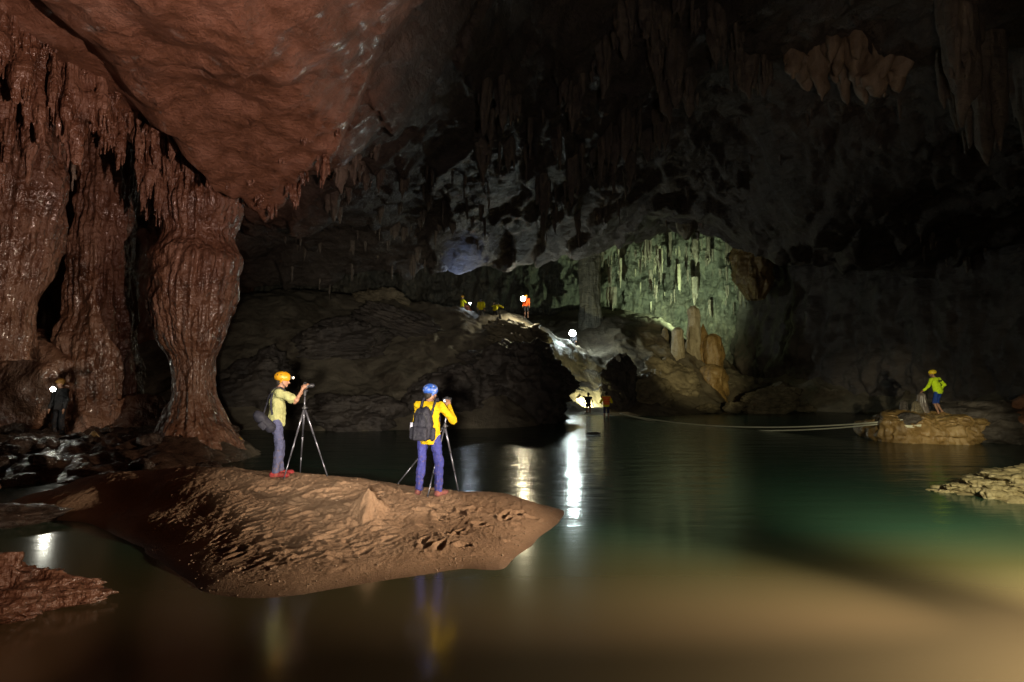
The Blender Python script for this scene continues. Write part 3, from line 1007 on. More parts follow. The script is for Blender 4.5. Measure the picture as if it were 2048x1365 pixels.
def boulder(name, loc, size, seed, mat, n=90, cuts=9, rough=0.10, rot=(0, 0, 0), strata=0.0, parent=None, flat=0.55):
    """faceted rock: a sphere clipped by random planes, then weathered"""
    r = np.random.default_rng(seed)
    th = np.linspace(0, 2 * np.pi, n, endpoint=False)
    ph = np.linspace(0.001, np.pi - 0.001, n // 2)
    TH, PH = np.meshgrid(th, ph, indexing='ij')
    P = np.stack([np.cos(TH) * np.sin(PH), np.sin(TH) * np.sin(PH), np.cos(PH)], -1).reshape(-1, 3)
    D = P.copy()
    for k in range(cuts):
        nn = r.normal(size=3)
        nn /= np.linalg.norm(nn)
        d = r.uniform(flat, 0.85)
        t = np.maximum(0, P @ nn - d)
        P = P - t[:, None] * nn * 0.94
    P = P + D * (rough * (fbm(P, 1.6, 4, seed) * 1.3 + 0.6 * ridged(P, 3.2, 4, seed + 2)))[:, None]
    if strata:
        q = P[:, 2] + 0.25 * P[:, 0] + 0.12 * fbm(P, 1.5, 3, seed + 4)
        P = P + D * np.array([1, 1, 0.1]) * (strata * (np.abs(((q * 6.0) % 1.0) - 0.5) + 0.5 * np.abs(((q * 15.0) % 1.0) - 0.5)))[:, None]
    P = P * np.array(size)
    P = P @ np.array(Euler(rot).to_matrix()).T
    o = mesh_from(name, P, grid_faces(n, n // 2, True), mat, parent)
    o.location = loc
    return o


# big shelf of rock below the drapery
o = boulder('rock_shelf', at(40, 790, 18.2), (2.5, 1.9, 2.3), 401, M['mudwet'], 130, 8, 0.10, strata=0.08)
tag(o, 'broad brown rock shelf under the drapery behind the small lamp', 'rock')
o = boulder('rock', at(290, 860, 18.6), (1.5, 1.2, 1.0), 402, M['mudwet'], 90, 8, 0.14)
tag(o, 'low muddy rock between the two brown columns', 'rock')
o = boulder('rock', at(464, 886, 17.0), (0.30, 0.24, 0.19), 403, plain('yellow_rock', (0.55, 0.34, 0.03), 0.5, 0.4, 14, 0.02, 0.5), 40, 8, 0.2)
tag(o, 'small bright yellow rock at the foot of the tall column', 'rock')

# wet stones scattered over the left bank
stone_meshes = [boulder('stone', (0, 0, 0), (1, 0.8, 0.5), 420 + i, M['bank'], 28, 7, 0.16) for i in range(4)]
STM = [s.data for s in stone_meshes]
for s in stone_meshes:
    bpy.data.objects.remove(s)
for i in range(30):
    px = R_.uniform(-20, 460)
    Y = R_.uniform(12.4, 17.2)
    p = at(px, 900, Y)
    z = float(lookup(floor_info, p[0], Y))
    if z < -0.25:
        continue
    s = R_.uniform(0.12, 0.42)
    o = bpy.data.objects.new('stone', R_.choice(STM))
    o.location = (p[0], Y, z + 0.1 * s)
    o.scale = (s, s, s)
    o.rotation_euler = (R_.uniform(-0.3, 0.3), R_.uniform(-0.3, 0.3), R_.uniform(0, 6.3))
    C.objects.link(o)
    tag(o, 'dark wet stone lying on the left bank below the columns', 'stone', 'wet stones on the left bank')
for px, py, Y, s, lab in ((185, 885, 15.6, 0.28, 'small upright ochre stone on the left bank below the ribbed column'), (52, 890, 14.6, 0.20, 'little ochre pointed stone at the left edge of the bank')):
    p = at(px, py, Y)
    o = boulder('stone', p, (s * 0.6, s * 0.5, s), 433 + int(px), M['ochre'], 36, 7, 0.12)
    tag(o, lab, 'stone')

# ------------------------------------------------------------------ boulders of the middle mound
for nm, lab, (px, py, Y), size, seed, rot, st, mat in [
    ('boulder', 'huge dark boulder at the water beside the passage with the bather', (1022, 785, 31.0), (3.0, 3.2, 2.8), 451, (0.1, 0.2, 0.3), 0.05, 'dark'),
    ('boulder', 'broad dark slab boulder behind the photographer in yellow', (905, 800, 28.6), (2.6, 2.0, 2.0), 452, (0.1, -0.3, 0.5), 0.05, 'dark'),
    ('boulder', 'overhanging dark rock nose jutting out beside the lit passage', (1105, 765, 32.5), (1.35, 1.6, 1.15), 453, (0, 0.2, 0), 0.05, 'dark'),
    ('boulder', 'low dark boulder at the waterline between the two photographers', (715, 845, 26.0), (2.6, 1.6, 1.5), 454, (0, 0.1, 0.2), 0.0, 'dark'),
    ('boulder', 'tall dark crag below the group on the ridge', (1030, 696, 39.3), (2.3, 2.0, 2.0), 455, (0.15, 0.1, 0.8), 0.26, 'layer'),
    ('boulder', 'wide dark outcrop high on the slope left of the ridge group', (800, 650, 36.5), (2.9, 1.8, 1.3), 456, (0, 0.25, 0.1), 0.10, 'dark'),
    ('boulder', 'dark outcrop half way down the sandy slope', (690, 690, 32.5), (2.9, 1.6, 1.5), 457, (0.1, -0.2, 0.4), 0.06, 'dark'),
    ('boulder', 'dark rock at the left end of the slope beside the tall column', (520, 780, 28), (2.2, 1.5, 1.7), 458, (0.1, -0.4, 0.2), 0.06, 'dark'),
    ('boulder', 'brown knob of rock on the skyline of the left slope', (770, 600, 40.5), (2.2, 1.3, 0.9), 459, (0, 0.2, 0.0), 0.04, 'layer'),
    ('boulder', 'leaning dark slab on the right side of the lit passage', (1240, 782, 37.4), (1.25, 1.5, 2.1), 461, (0.0, -0.12, 0.15), 0.05, 'dark'),
    ('boulder', 'striped leaning slab behind the person in the orange vest', (1290, 800, 38.2), (1.6, 1.7, 1.7), 462, (0.0, -0.5, 0.1), 0.12, 'layer'),
    ('boulder', 'pale greenish boulder on the right hill below the stalagmites', (1345, 765, 40), (2.1, 1.8, 1.6), 463, (0.1, 0.3, 0.4), 0.03, 'layer'),
    ('boulder', 'layered boulder standing in the water below the dark right wall', (1536, 802, 37), (1.75, 1.2, 0.95), 464, (0.12, -0.22, 0.2), 0.16, 'layer'),
    ('boulder', 'small pale rock at the waterline beside the layered boulder', (1466, 815, 36.5), (0.65, 0.5, 0.42), 465, (0, 0, 0.2), 0.05, 'layer'),
    ('boulder', 'low rock at the waterline under the right hill', (1420, 818, 37.0), (0.9, 0.5, 0.35), 466, (0, 0, 0.6), 0.05, 'layer'),
    ('boulder', 'half sunken rock right of the layered boulder', (1610, 817, 37.5), (0.9, 0.5, 0.28), 467, (0, 0, 0.1), 0.05, 'layer'),
    ('boulder', 'flat dark rock in the rubble under the ridge group', (965, 690, 38.0), (1.9, 1.5, 0.9), 468, (0.1, 0.1, 0.2), 0.22, 'layer'),
    ('boulder', 'long dark ledge above the large boulder at the water', (990, 730, 33.6), (2.4, 1.4, 0.7), 469, (0.1, 0.2, 0.1), 0.12, 'dark'),
]:
    o = boulder(nm, at(px, py, Y), size, seed, M[mat], 190 if max(size) > 2.2 else (130 if max(size) > 1.5 else 70), 14, 0.17, rot, st * 1.6 + 0.04)
    tag(o, lab, 'boulder')
# lit ledge at the gap where the bathers stand
o = boulder('rock_ledge', at(1165, 833, 36.4), (1.9, 1.0, 0.28), 470, M['layer'], 80, 8, 0.12)
tag(o, 'low lit rock ledge at the water where the bather stands', 'rock')


# stalagmites
def stalagmite(label, px, py0, py1, Y, r, seed, mat, group=None, top=0.6, name='stalagmite', flute=0.06):
    a = at(px, py1, Y)
    b = at(px, py0, Y)
    H = b[2] - a[2]
    prof = [(a[2] - 0.6, r * 1.6, a[0], Y), (a[2] + 0.1 * H, r * 1.25, a[0], Y), (a[2] + 0.4 * H, r, a[0], Y), (a[2] + 0.75 * H, r * (0.9 if top else 0.55), a[0], Y)]
    if top:
        prof += [(b[2] - r * 0.45, r * top, a[0], Y), (b[2] - r * 0.1, r * top * 0.6, a[0], Y), (b[2], 0.005, a[0], Y)]
    else:
        prof += [(b[2], 0.01, a[0], Y)]
    o = lathe_column(name, prof, mat, seed, 64, 100, flute, 6, 0.13)
    tag(o, label, 'stalagmite', group)
    return o


G1 = 'stalagmites on the right hill'
stalagmite('tallest round-topped stalagmite on the right hill', 1388, 612, 735, 44.5, 0.46, 501, M['pale'], G1, 0.8)
stalagmite('short round-topped stalagmite left of the tallest one', 1357, 655, 735, 44.0, 0.46, 502, M['pale'], G1, 0.85)
stalagmite('pointed stalagmite right of the tallest one', 1408, 648, 745, 44.6, 0.62, 503, M['ochre'], G1, 0)
stalagmite('stumpy broken stalagmite at the right end of the hill group', 1428, 668, 780, 43.8, 0.75, 504, M['ochre'], G1, 0.8)
stalagmite('thin dark stalagmite behind the others on the right hill', 1330, 655, 720, 46.5, 0.3, 505, M['layer'], G1, 0.6)
stalagmite('wide ochre flowstone hump at the foot of the stalagmite group', 1425, 728, 815, 42.2, 1.0, 506, M['ochre'], G1, 0.85)
G2 = 'thin dark stalagmites below the ridge'
for px, a, b, Y, r, lab in ((961, 620, 652, 40.8, 0.20, 'short thick dark stalagmite in front of the standing person in yellow'), (975, 640, 658, 40.5, 0.09, 'tiny dark stalagmite between two larger ones below the ridge'), (996, 634, 685, 39.4, 0.17, 'tall thin dark stalagmite below the bending person'),
                            (1000, 628, 660, 40.2, 0.10, 'slender dark spike just behind the tall thin stalagmite'), (1040, 650, 680, 39.6, 0.13, 'dark spike on the ledge under the orange person'), (1060, 655, 690, 39.0, 0.16, 'dark stalagmite at the right end of the lit crag')):
    stalagmite(lab, px, a, b, Y, r, 510 + int(px), M['dark'], G2, 0.5)
# pillar in far chamber and dark-edged flowstone
Y = 50
c = at(1180, 600, Y)[0]
o = lathe_column('pillar', [(zt(440, Y), 1.0, c, Y), (zt(560, Y), 0.85, c, Y), (zt(640, Y), 0.95, c, Y), (zt(700, Y), 1.2, c, Y)], M['back'], 521, 90, 110, 0.05, 7, 0.08)
tag(o, 'pale round pillar rising in the far lit chamber', 'pillar')
Y = 47
c = at(1510, 540, Y)[0]
o = lathe_column('flowstone_drapery', [(zt(430, Y), 1.5, c, Y), (zt(520, Y), 1.4, c, Y), (zt(570, Y), 1.1, c, Y), (zt(600, Y), 0.5, c, Y)], M['ochre'], 522, 110, 110, 0.12, 9, 0.1)
tag(o, 'ochre hanging drapery at the right end of the far chamber', 'drapery')
# hanging rock beside the lip
Y = 40
c = at(1372, 440, Y)[0]
o = lathe_column('flowstone_drapery', [(zt(390, Y), 0.9, c, Y), (zt(430, Y), 0.7, c, Y), (zt(465, Y), 0.45, c, Y), (zt(480, Y), 0.1, c, Y)], M['layer'], 523, 70, 70, 0.12, 7, 0.12)
tag(o, 'dark hanging rock tooth at the edge of the far chamber roof', 'drapery')
# flowstone high right
for px, Y, l, wd in ((1600, 23.0, 1.7, 1.1), (1640, 22.6, 2.3, 0.9), (1672, 22.0, 2.0, 1.0), (1712, 21.6, 2.2, 1.0), (1750, 21.2, 2.0, 1.1), (1790, 20.8, 1.7, 1.0), (1690, 22.8, 2.6, 0.8)):
    p = at(px, 100, Y)
    hang(R_.choice(T_tan), p[0], Y, float(lookup(roof_info, p[0], Y)) + 0.35, l, l * wd, R_.uniform(0, 6), roof)

# ------------------------------------------------------------------ guide's rock on the right
def guide_rock():
    nx, ny = 150, 90
    th = np.linspace(0, 2 * np.pi, 220, endpoint=False)
    t = np.linspace(0, 1, 90)
    TH, T = np.meshgrid(th, t, indexing='ij')
    rad = np.sin(T * np.pi * 0.56) / np.sin(np.pi * 0.5)
    hz = np.where(T < 0.80, 1.0 - np.abs(rad) ** 7 * 0.35, 0.72 - (T - 0.80) / 0.2 * 1.25)
    ct, sn = np.cos(TH), np.sin(TH)
    Q = np.stack([ct.ravel() * rad.ravel(), sn.ravel() * rad.ravel(), hz.ravel()], 1)
    rip = ridged(Q @ np.array([[1, 0, 0], [0, 1, 0], [0.25, 0.1, 1]]), (8, 8, 0.5), 3, 551).reshape(TH.shape) * sst(0.35, 0.65, T)
    big = fbm(Q, 1.3, 4, 553).reshape(TH.shape)
    R = rad * (1 + 0.06 * rip + 0.30 * big * rad)
    X = 15.35 + 1.75 * R * ct
    Y = 21.4 + 1.85 * R * sn
    Z = 0.92 * hz + 0.16 * big * (hz > 0.3) + 0.05 * ridged(Q, 2.6, 3, 559).reshape(TH.shape) + 0.02 * fbm(Q, 7, 3, 557).reshape(TH.shape)
    o = mesh_from('flowstone_rock', np.stack([X, Y, Z], -1), grid_faces(220, 90, True), M['ochre'])
    tag(o, 'ochre rippled flowstone rock in the water under the guide in neon yellow', 'rock')


guide_rock()
o = boulder('boulder', (17.9, 22.2, 0.4), (2.6, 2.2, 1.0), 561, M['dark'], 120, 8, 0.12, (0, -0.12, 0))
tag(o, 'dark low slope of rock right behind the guide', 'boulder')
o = boulder('boulder', (19.6, 20.6, 0.3), (1.9, 1.6, 1.3), 562, M['mud'], 100, 9, 0.14, (0, -0.2, 0.4), 0.05)
tag(o, 'brown speckled boulder at the right edge behind the lit ledge', 'boulder')
o = stalagmite('thick grey stalagmite post under the hand of the guide', 1845, 786, 826, 21.6, 0.16, 563, plain('grey_calcite', (0.15, 0.125, 0.11), 0.3, 0.5, 6, 0.02, 0.5), None, 0.9)
stalagmite('short tilted stump beside the grey stalagmite post', 1832, 802, 824, 21.5, 0.14, 564, M['layer'], None, 0.7)
stalagmite('small dark knob at the back of the flowstone rock', 1808, 802, 826, 22.0, 0.12, 565, M['dark'], None, 0.9)


# lit ledge at the right edge: ragged limestone plates
def plate(loc, sx, sy, sz, seed, parent, rz):
    n = 44
    th = np.linspace(0, 2 * np.pi, n, endpoint=False)
    prof = [(0.0, 1.0), (0.45, 1.0), (0.8, 0.92), (0.97, 0.6), (1.0, 0.1), (0.93, -0.5), (0.7, -0.95), (0.0, -1.0)]
    V = []
    for r, z in prof:
        q = np.stack([np.cos(th) * max(r, 0.02), np.sin(th) * max(r, 0.02), np.full(n, z * 0.3)], 1)
        k = 1 + 0.55 * fbm(q, 1.6, 4, seed) + 0.25 * ridged(q, 4.5, 3, seed + 1)
        zz = z * (1 + 0.5 * fbm(q, 2.4, 3, seed + 3)) + 0.9 * pn(q, 2.0, seed + 5) * r
        V.append(np.stack([q[:, 0] * k * sx, q[:, 1] * k * sy, zz * sz], 1))
    V = np.stack(V, 1).reshape(-1, 3)
    o = mesh_from('rock_layer', V, grid_faces(n, len(prof), True)[:, ::-1], M['ledge'], parent)
    o.location = loc
    o.rotation_euler = (0, 0, rz)
    return o


led = empty('limestone_ledge', (10.2, 11.2, 0))
tag(led, 'bright ragged limestone ledge jutting from the right edge into the water', 'ledge')
rr_ = random.Random(77)
LP = np.array([(8.75, 11.75), (9.0, 11.1), (9.35, 10.4), (9.8, 10.05), (12.6, 9.6), (12.8, 13.2), (11.2, 13.3), (9.9, 12.4)])


def ledge_z(x, y):
    P = np.stack([x.ravel(), y.ravel(), np.zeros(x.size)], 1)
    sd = poly_sd(x, y, LP) + 0.22 * fbm(P, 2.2, 4, 573).reshape(x.shape)
    z = 0.42 * np.clip(sd, -0.6, 2.0)
    q = z / 0.075 + 0.6 * fbm(P, 1.8, 3, 575).reshape(x.shape)
    z = (np.floor(q) + sst(0.55, 1.0, q - np.floor(q))) * 0.075 - 0.02 + 0.03 * ridged(P, 5, 3, 577).reshape(x.shape)
    return z


bed, bed_info = sheet('rock_bed', 8.2, 12.8, 9.3, 13.3, 0.03, ledge_z, M['ledge'], led)
bed.location = (-10.2, -11.2, 0)
k = 0
while k < 120:
    x, y = rr_.uniform(8.6, 11.6), rr_.uniform(9.9, 13.0)
    z = float(lookup(bed_info, x, y))
    if z < -0.06 or x > 0.97 * y:
        k += 0.02
        continue
    s = rr_.uniform(0.07, 0.24) * (0.7 + 0.5 * min(1, z * 3 + 0.2))
    plate((x - 10.2, y - 11.2, z + rr_.uniform(0.0, 0.05)), s * 1.25, s * 0.8, rr_.uniform(0.025, 0.06), 600 + int(k), led, rr_.uniform(-0.6, 0.6))
    k += 1

# near-left wet jagged rock
o = boulder('rock', (-5.55, 5.75, 0.02), (1.0, 0.5, 0.36), 581, M['mudwet'], 190, 7, 0.26, (0.05, 0.0, 0.2))
tag(o, 'jagged wet brown rock in the near left corner of the water', 'rock')
o = boulder('rock', (-8.9, 9.1, 0.05), (1.5, 0.7, 0.22), 582, M['bank'], 90, 7, 0.2, (0.0, 0.0, 0.1))
tag(o, 'low dark wet rock awash beside the left end of the sandbar', 'rock')
o = boulder('rock', (-9.05, 9.6, 0.45), (0.42, 0.4, 0.35), 583, M['mudwet'], 60, 7, 0.2)
tag(o, 'brown rock poking in at the left edge above the wet rocks', 'rock')

# ------------------------------------------------------------------ sandbar
def ground(px, py):
    """where the view meets the water level"""
    lo, hi = 0.5, 400
    for _ in range(60):
        mid = (lo + hi) / 2
        if at(px, py, mid)[2] > 0:
            lo = mid
        else:
            hi = mid
    return at(px, py, lo)


sp = []
front = [(165, 1045), (230, 1075), (300, 1108), (350, 1150), (400, 1182), (500, 1197), (600, 1190), (700, 1172), (850, 1150), (930, 1138), (1000, 1140), (1060, 1095), (1100, 1060), (1128, 1022)]
fr = [ground(*p) for p in front]
for p in fr:
    sp.append((p[0], p[1], 0.0))
for p in fr[:-1]:
    sp.append((p[0] + 0.12, p[1] - 0.55, -0.16))
tip = fr[-1]
sp += [(tip[0] + 0.5, tip[1] + 0.1, -0.2), (tip[0] - 0.3, tip[1] + 0.45, -0.02), (tip[0] + 0.3, tip[1] - 0.5, -0.16)]
crest = [(150, 965, 11.0), (250, 948, 10.6), (350, 942, 10.2), (450, 941, 10.0), (540, 946, 9.75), (640, 953, 9.65), (720, 962, 9.5), (800, 974, 9.35), (880, 984, 9.3), (960, 992, 9.4), (1040, 1004, 9.6)]
cw = [at(*p) for p in crest]
for p in cw:
    sp.append(tuple(p))
for p in cw[:-1]:
    sp.append((p[0] + 0.1, p[1] + 1.1, p[2] * 0.55 - 0.06))
    sp.append((p[0] + 0.2, p[1] + 2.2, -0.35))
sp += [tuple(at(560, 1000, 8.75)), tuple(at(735, 1020, 8.4)), tuple(at(900, 1040, 8.35)), (-9.5, 10.2, -0.1), (-9.5, 12.5, -0.3), (-9, 8.0, -0.3)]
for px, py, Y in ((400, 1020, 8.6), (560, 1060, 7.75), (735, 1080, 7.5), (900, 1090, 7.45), (480, 1120, 6.95), (650, 1130, 6.8), (250, 1010, 9.4)):
    sp.append(tuple(at(px, py, Y)))
sand_tps = TPS(sp, 0.004)
rf = random.Random(21)
prints = []
while len(prints) < 150:
    px, py = rf.uniform(430, 1090), rf.uniform(985, 1160)
    Yg = 9.6 - (py - 960) / 210 * 3.2
    p = at(px, py, Yg)
    prints.append((p[0], p[1], rf.gauss(0.3, 0.45), rf.uniform(0.11, 0.15), rf.uniform(0.04, 0.062), rf.uniform(0.02, 0.045)))
CONE = at(737, 1042, 8.15)


def sand_z(x, y):
    P = np.stack([x.ravel(), y.ravel(), np.zeros(x.size)], 1)
    z = np.clip(sand_tps(x, y), -0.6, 1.0)
    dry = sst(0.04, 0.18, z)
    n = 0.035 * fbm(P, 1.3, 3, 701)
    rough = sst(-0.1, 0.45, fbm(P, 0.7, 2, 703) + 0.25).ravel()
    cl = 0.012 * np.maximum(0, fbm(P, 11.0, 4, 705, 0.65)) * rough + 0.007 * fbm(P, 3.0, 2, 707) * rough + 0.010 * np.maximum(0, pn(P, 26, 708))
    crum = np.maximum(0, pn(P, 13.0, 721) - 0.12) * np.maximum(0, pn(P, 30.0, 723) + 0.25)
    micro = 0.007 * fbm(P, 18, 3, 709, 0.65) + 0.032 * crum * (0.2 + 0.8 * rough)
    z = z + (n + cl + micro).reshape(x.shape) * (0.15 + 0.85 * dry)
    for cx, cy, a, l, wd, dp in prints:
        m = (np.abs(x - cx) < 0.35) & (np.abs(y - cy) < 0.35)
        dx, dy = x[m] - cx, y[m] - cy
        u = (dx * math.cos(a) + dy * math.sin(a)) / l
        v = (-dx * math.sin(a) + dy * math.cos(a)) / (wd * (1 - 0.25 * np.clip(u, -1, 1)))
        q = np.sqrt(u * u + v * v)
        z[m] += (-dp * 1.0 * sst(1.1, 0.4, q) + dp * 0.32 * np.exp(-((q - 1.25) / 0.25) ** 2)) * dry[m]
    # heaped sand cone and its spill
    d = np.hypot((x - CONE[0]), (y - CONE[1]) * 0.9)
    sp_ = (1.0 + 0.28 * fbm(P, 6, 4, 713, 0.6)).reshape(x.shape)
    z = z + np.maximum(0, 0.31 - 1.15 * d * sp_) + 0.07 * np.exp(-(d / 0.55) ** 2) * (1 + 0.5 * fbm(P, 8, 3, 715).reshape(x.shape))
    # ripples at the left
    rip = 0.02 * np.sin(9 * (x * 0.5 + y * 0.9) + 1.2 * fbm(P, 0.8, 2, 717).reshape(x.shape)) * sst(-3.2, -4.4, x)
    z = z + rip
    return z


sand, sand_info = sheet('sandbar', -9.6, 1.8, 5.3, 12.4, 0.0155, sand_z, M['sand'])
tag(sand, 'brown sandbar trodden with footprints in the river', None, None, 'structure')


# pebbles and grit strewn over the sandbar
_ico = [(0, 0, 1), (0.894, 0, 0.447), (0.276, 0.851, 0.447), (-0.724, 0.526, 0.447), (-0.724, -0.526, 0.447), (0.276, -0.851, 0.447), (0.724, 0.526, -0.447), (-0.276, 0.851, -0.447), (-0.894, 0, -0.447), (-0.276, -0.851, -0.447), (0.724, -0.526, -0.447), (0, 0, -1)]
_if = [(0, 1, 2), (0, 2, 3), (0, 3, 4), (0, 4, 5), (0, 5, 1), (1, 6, 2), (2, 7, 3), (3, 8, 4), (4, 9, 5), (5, 10, 1), (2, 6, 7), (3, 7, 8), (4, 8, 9), (5, 9, 10), (1, 10, 6), (6, 11, 7), (7, 11, 8), (8, 11, 9), (9, 11, 10), (10, 11, 6)]
rp = np.random.default_rng(99)
PV, PF = [], []
k = 0
while k < 1300:
    x = rp.uniform(-5.2, 1.0)
    y = rp.uniform(5.8, 10.2)
    z = float(lookup(sand_info, x, y))
    if z < 0.005 or (z > 0.10 and rp.random() < 0.55):
        continue
    r = 0.004 + 0.011 * rp.random() ** 3
    sc = r * rp.uniform(0.7, 1.3, 3) * np.array([1, 1, 0.7])
    PV.append(np.array(_ico) * sc * (1 + rp.uniform(-0.2, 0.2, (12, 1))) + np.array([x, y, z + 0.3 * r]))
    PF.append(np.array(_if) + 12 * k)
    k += 1
o = mesh_from('pebbles', np.concatenate(PV), np.concatenate(PF), plain('pebble_stone', (0.27, 0.19, 0.125), 0.5, 0.4, 30, 0, 0.4))
tag(o, 'small pale pebbles and grit strewn over the sandbar', 'pebbles', None, 'stuff')


def sand_at(x, y):
    return float(lookup(sand_info, x, y))


# ------------------------------------------------------------------ people
skin = plain('skin', (0.32, 0.17, 0.11), 0.5, 0.4, 20, 0.002, 0.15)
skin_tan = plain('tanned_skin', (0.30, 0.165, 0.105), 0.5, 0.4, 20, 0.002, 0.15)
hairm = plain('dark_hair', (0.02, 0.016, 0.013), 0.6, 0.3, 60, 0.006, 0.3)
eyem = plain('eye', (0.05, 0.04, 0.035), 0.2, 0.5)


def cloth(name, col, var=0.22, rough=0.85, b=0.012, dirt=1.0):
    m, nt, bs = new_mat(name)
    g = nt.nodes.new('ShaderNodeTexCoord').outputs['Object']
    n = noise(nt, mapped(nt, g, (1.6, 1.6, 0.8)), 7, 5, 0.6, 0.4)
    c = ramp(nt, n, [(0.3, tuple(x * (1 - var) for x in col)), (0.7, tuple(min(1, x * (1 + var)) for x in col))])
    nt.links.new(c, bs.inputs['Base Color'])
    bs.inputs['Roughness'].default_value = rough
    bs.inputs['Specular IOR Level'].default_value = 0.2
    sp_ = nt.nodes.new('ShaderNodeSeparateXYZ')
    nt.links.new(g, sp_.inputs[0])
    # dried mud splashes, denser low on the legs
    md = noise(nt, g, 22, 5, 0.7)
    mk = math_n(nt, 'SUBTRACT', md, math_n(nt, 'MULTIPLY', sp_.outputs[2], 0.12))
    mk = ramp(nt, mk, [(0.50, (0, 0, 0)), (0.60, (0.6, 0.6, 0.6))])
    if dirt:
        nt.links.new(mix_c(nt, mk, c, (0.16, 0.10, 0.06)), bs.inputs['Base Color'])
    bump(nt, bs, [(n, b * 2.5), (noise(nt, mapped(nt, g, (1, 1, 2.2)), 16, 4, 0.6, 0.8), b * 0.8), (noise(nt, g, 160, 2), 0.0012)])
    return m


V3 = lambda *a: np.array(a, float)
BASE = dict(hip_l=V3(-.095, 0, .93), hip_r=V3(.095, 0, .93), knee_l=V3(-.11, .02, .51), knee_r=V3(.11, .02, .51), ank_l=V3(-.12, -.02, .09), ank_r=V3(.12, -.02, .09),
            toe_l=V3(-.14, .16, .035), toe_r=V3(.14, .16, .035), pelvis=V3(0, 0, .97), belly=V3(0, .01, 1.10), chest=V3(0, 0, 1.29), neck=V3(0, -.005, 1.47), head=V3(0, .02, 1.625),
            sh_l=V3(-.185, 0, 1.42), sh_r=V3(.185, 0, 1.42), el_l=V3(-.25, .0, 1.14), el_r=V3(.25, .0, 1.14), wr_l=V3(-.25, .09, .90), wr_r=V3(.25, .09, .90), hd_l=None, hd_r=None, face=V3(0, 1, 0))


def frame_from(fwd, up=(0, 0, 1)):
    f = np.array(fwd, float)
    f /= np.linalg.norm(f)
    u = np.array(up, float)
    r = np.cross(f, u)
    r /= np.linalg.norm(r)
    u = np.cross(r, f)
    return np.stack([r, f, u], 1)          # columns: right, forward, up


def add_hand(s, wr, el, tip, side, fine, curl=0.5):
    d = (tip - wr) if tip is not None else (wr - el)
    d = d / np.linalg.norm(d)
    ref = V3(0, 0, 1) if abs(d[2]) < 0.8 else V3(0, 1, 0)
    r = np.cross(d, ref)
    r /= np.linalg.norm(r)
    u = np.cross(r, d)
    palm = wr + d * 0.055
    s.cap(wr, palm, 0.026, 0.034, 0.012)
    s.cap(palm - r * 0.022, palm + r * 0.022, 0.023, 0.023, 0.012)
    if not fine:
        s.cap(palm, palm + d * 0.085 - u * 0.02, 0.03, 0.018, 0.01)
        return
    for k, (off, ln) in enumerate(((-0.030, 0.072), (-0.010, 0.084), (0.011, 0.080), (0.031, 0.062))):
        b0 = palm + r * off + d * 0.03
        m = b0 + d * ln * 0.5 - u * ln * 0.18 * curl
        e = m + d * ln * 0.5 * (1 - curl) - u * ln * 0.5 * (0.3 + curl)
        s.cap(b0, m, 0.0105, 0.0095, 0.005)
        s.cap(m, e, 0.0095, 0.008, 0.005)
    t0 = wr + d * 0.02 + r * 0.03 * side
    t1 = t0 + d * 0.032 + r * 0.03 * side
    t2 = t1 + d * 0.03 - u * 0.015
    s.cap(t0, t1, 0.013, 0.011, 0.006)
    s.cap(t1, t2, 0.011, 0.009, 0.006)


def limb_prims(s, j, infl=0.0, parts=('torso', 'arms', 'legs'), sleeve=1.0, k=0.03, loose=0.0):
    if 'torso' in parts:
        s.ell(j['chest'] + V3(0, 0, -.01), (.165 + infl, .105 + infl, .20 + infl), k * 1.6)
        s.ell(j['belly'], (.150 + infl + loose, .100 + infl + loose, .18 + infl), k * 1.6)
        s.ell(j['pelvis'] + V3(0, -.01, -.02), (.160 + infl + loose, .112 + infl + loose, .135 + infl), k * 1.6)
        s.cap(j['sh_l'], j['sh_r'], .062 + infl, .062 + infl, k * 1.6)
        s.cap(j['chest'] + V3(0, 0, .12), j['neck'], .085 + infl * .6, .058 + infl * .6, k)
    if 'arms' in parts:
        for q in 'lr':
            a, b, c = j['sh_' + q], j['el_' + q], j['wr_' + q]
            if sleeve >= 0.99:
                s.cap(a, b, .056 + infl, .044 + infl * 1.2, k)
            else:
                s.cap(a, a + (b - a) * sleeve * 1.6, .058 + infl, .052 + infl * 1.9, k)
            if sleeve >= 0.99:
                s.cap(b, b + (c - b) * 0.93, .043 + infl * 1.2, .031 + infl * 1.2, k)
    if 'legs' in parts:
        for q in 'lr':
            a, b, c = j['hip_' + q], j['knee_' + q], j['ank_' + q]
            s.cap(a, b, .083 + infl, .056 + infl + loose * .6, k)
            s.cap(b, b + (c - b) * 0.35, .055 + infl + loose * .6, .055 + infl + loose * .7, k)
            s.cap(b + (c - b) * 0.35, c, .055 + infl + loose * .7, .040 + infl + loose, k)


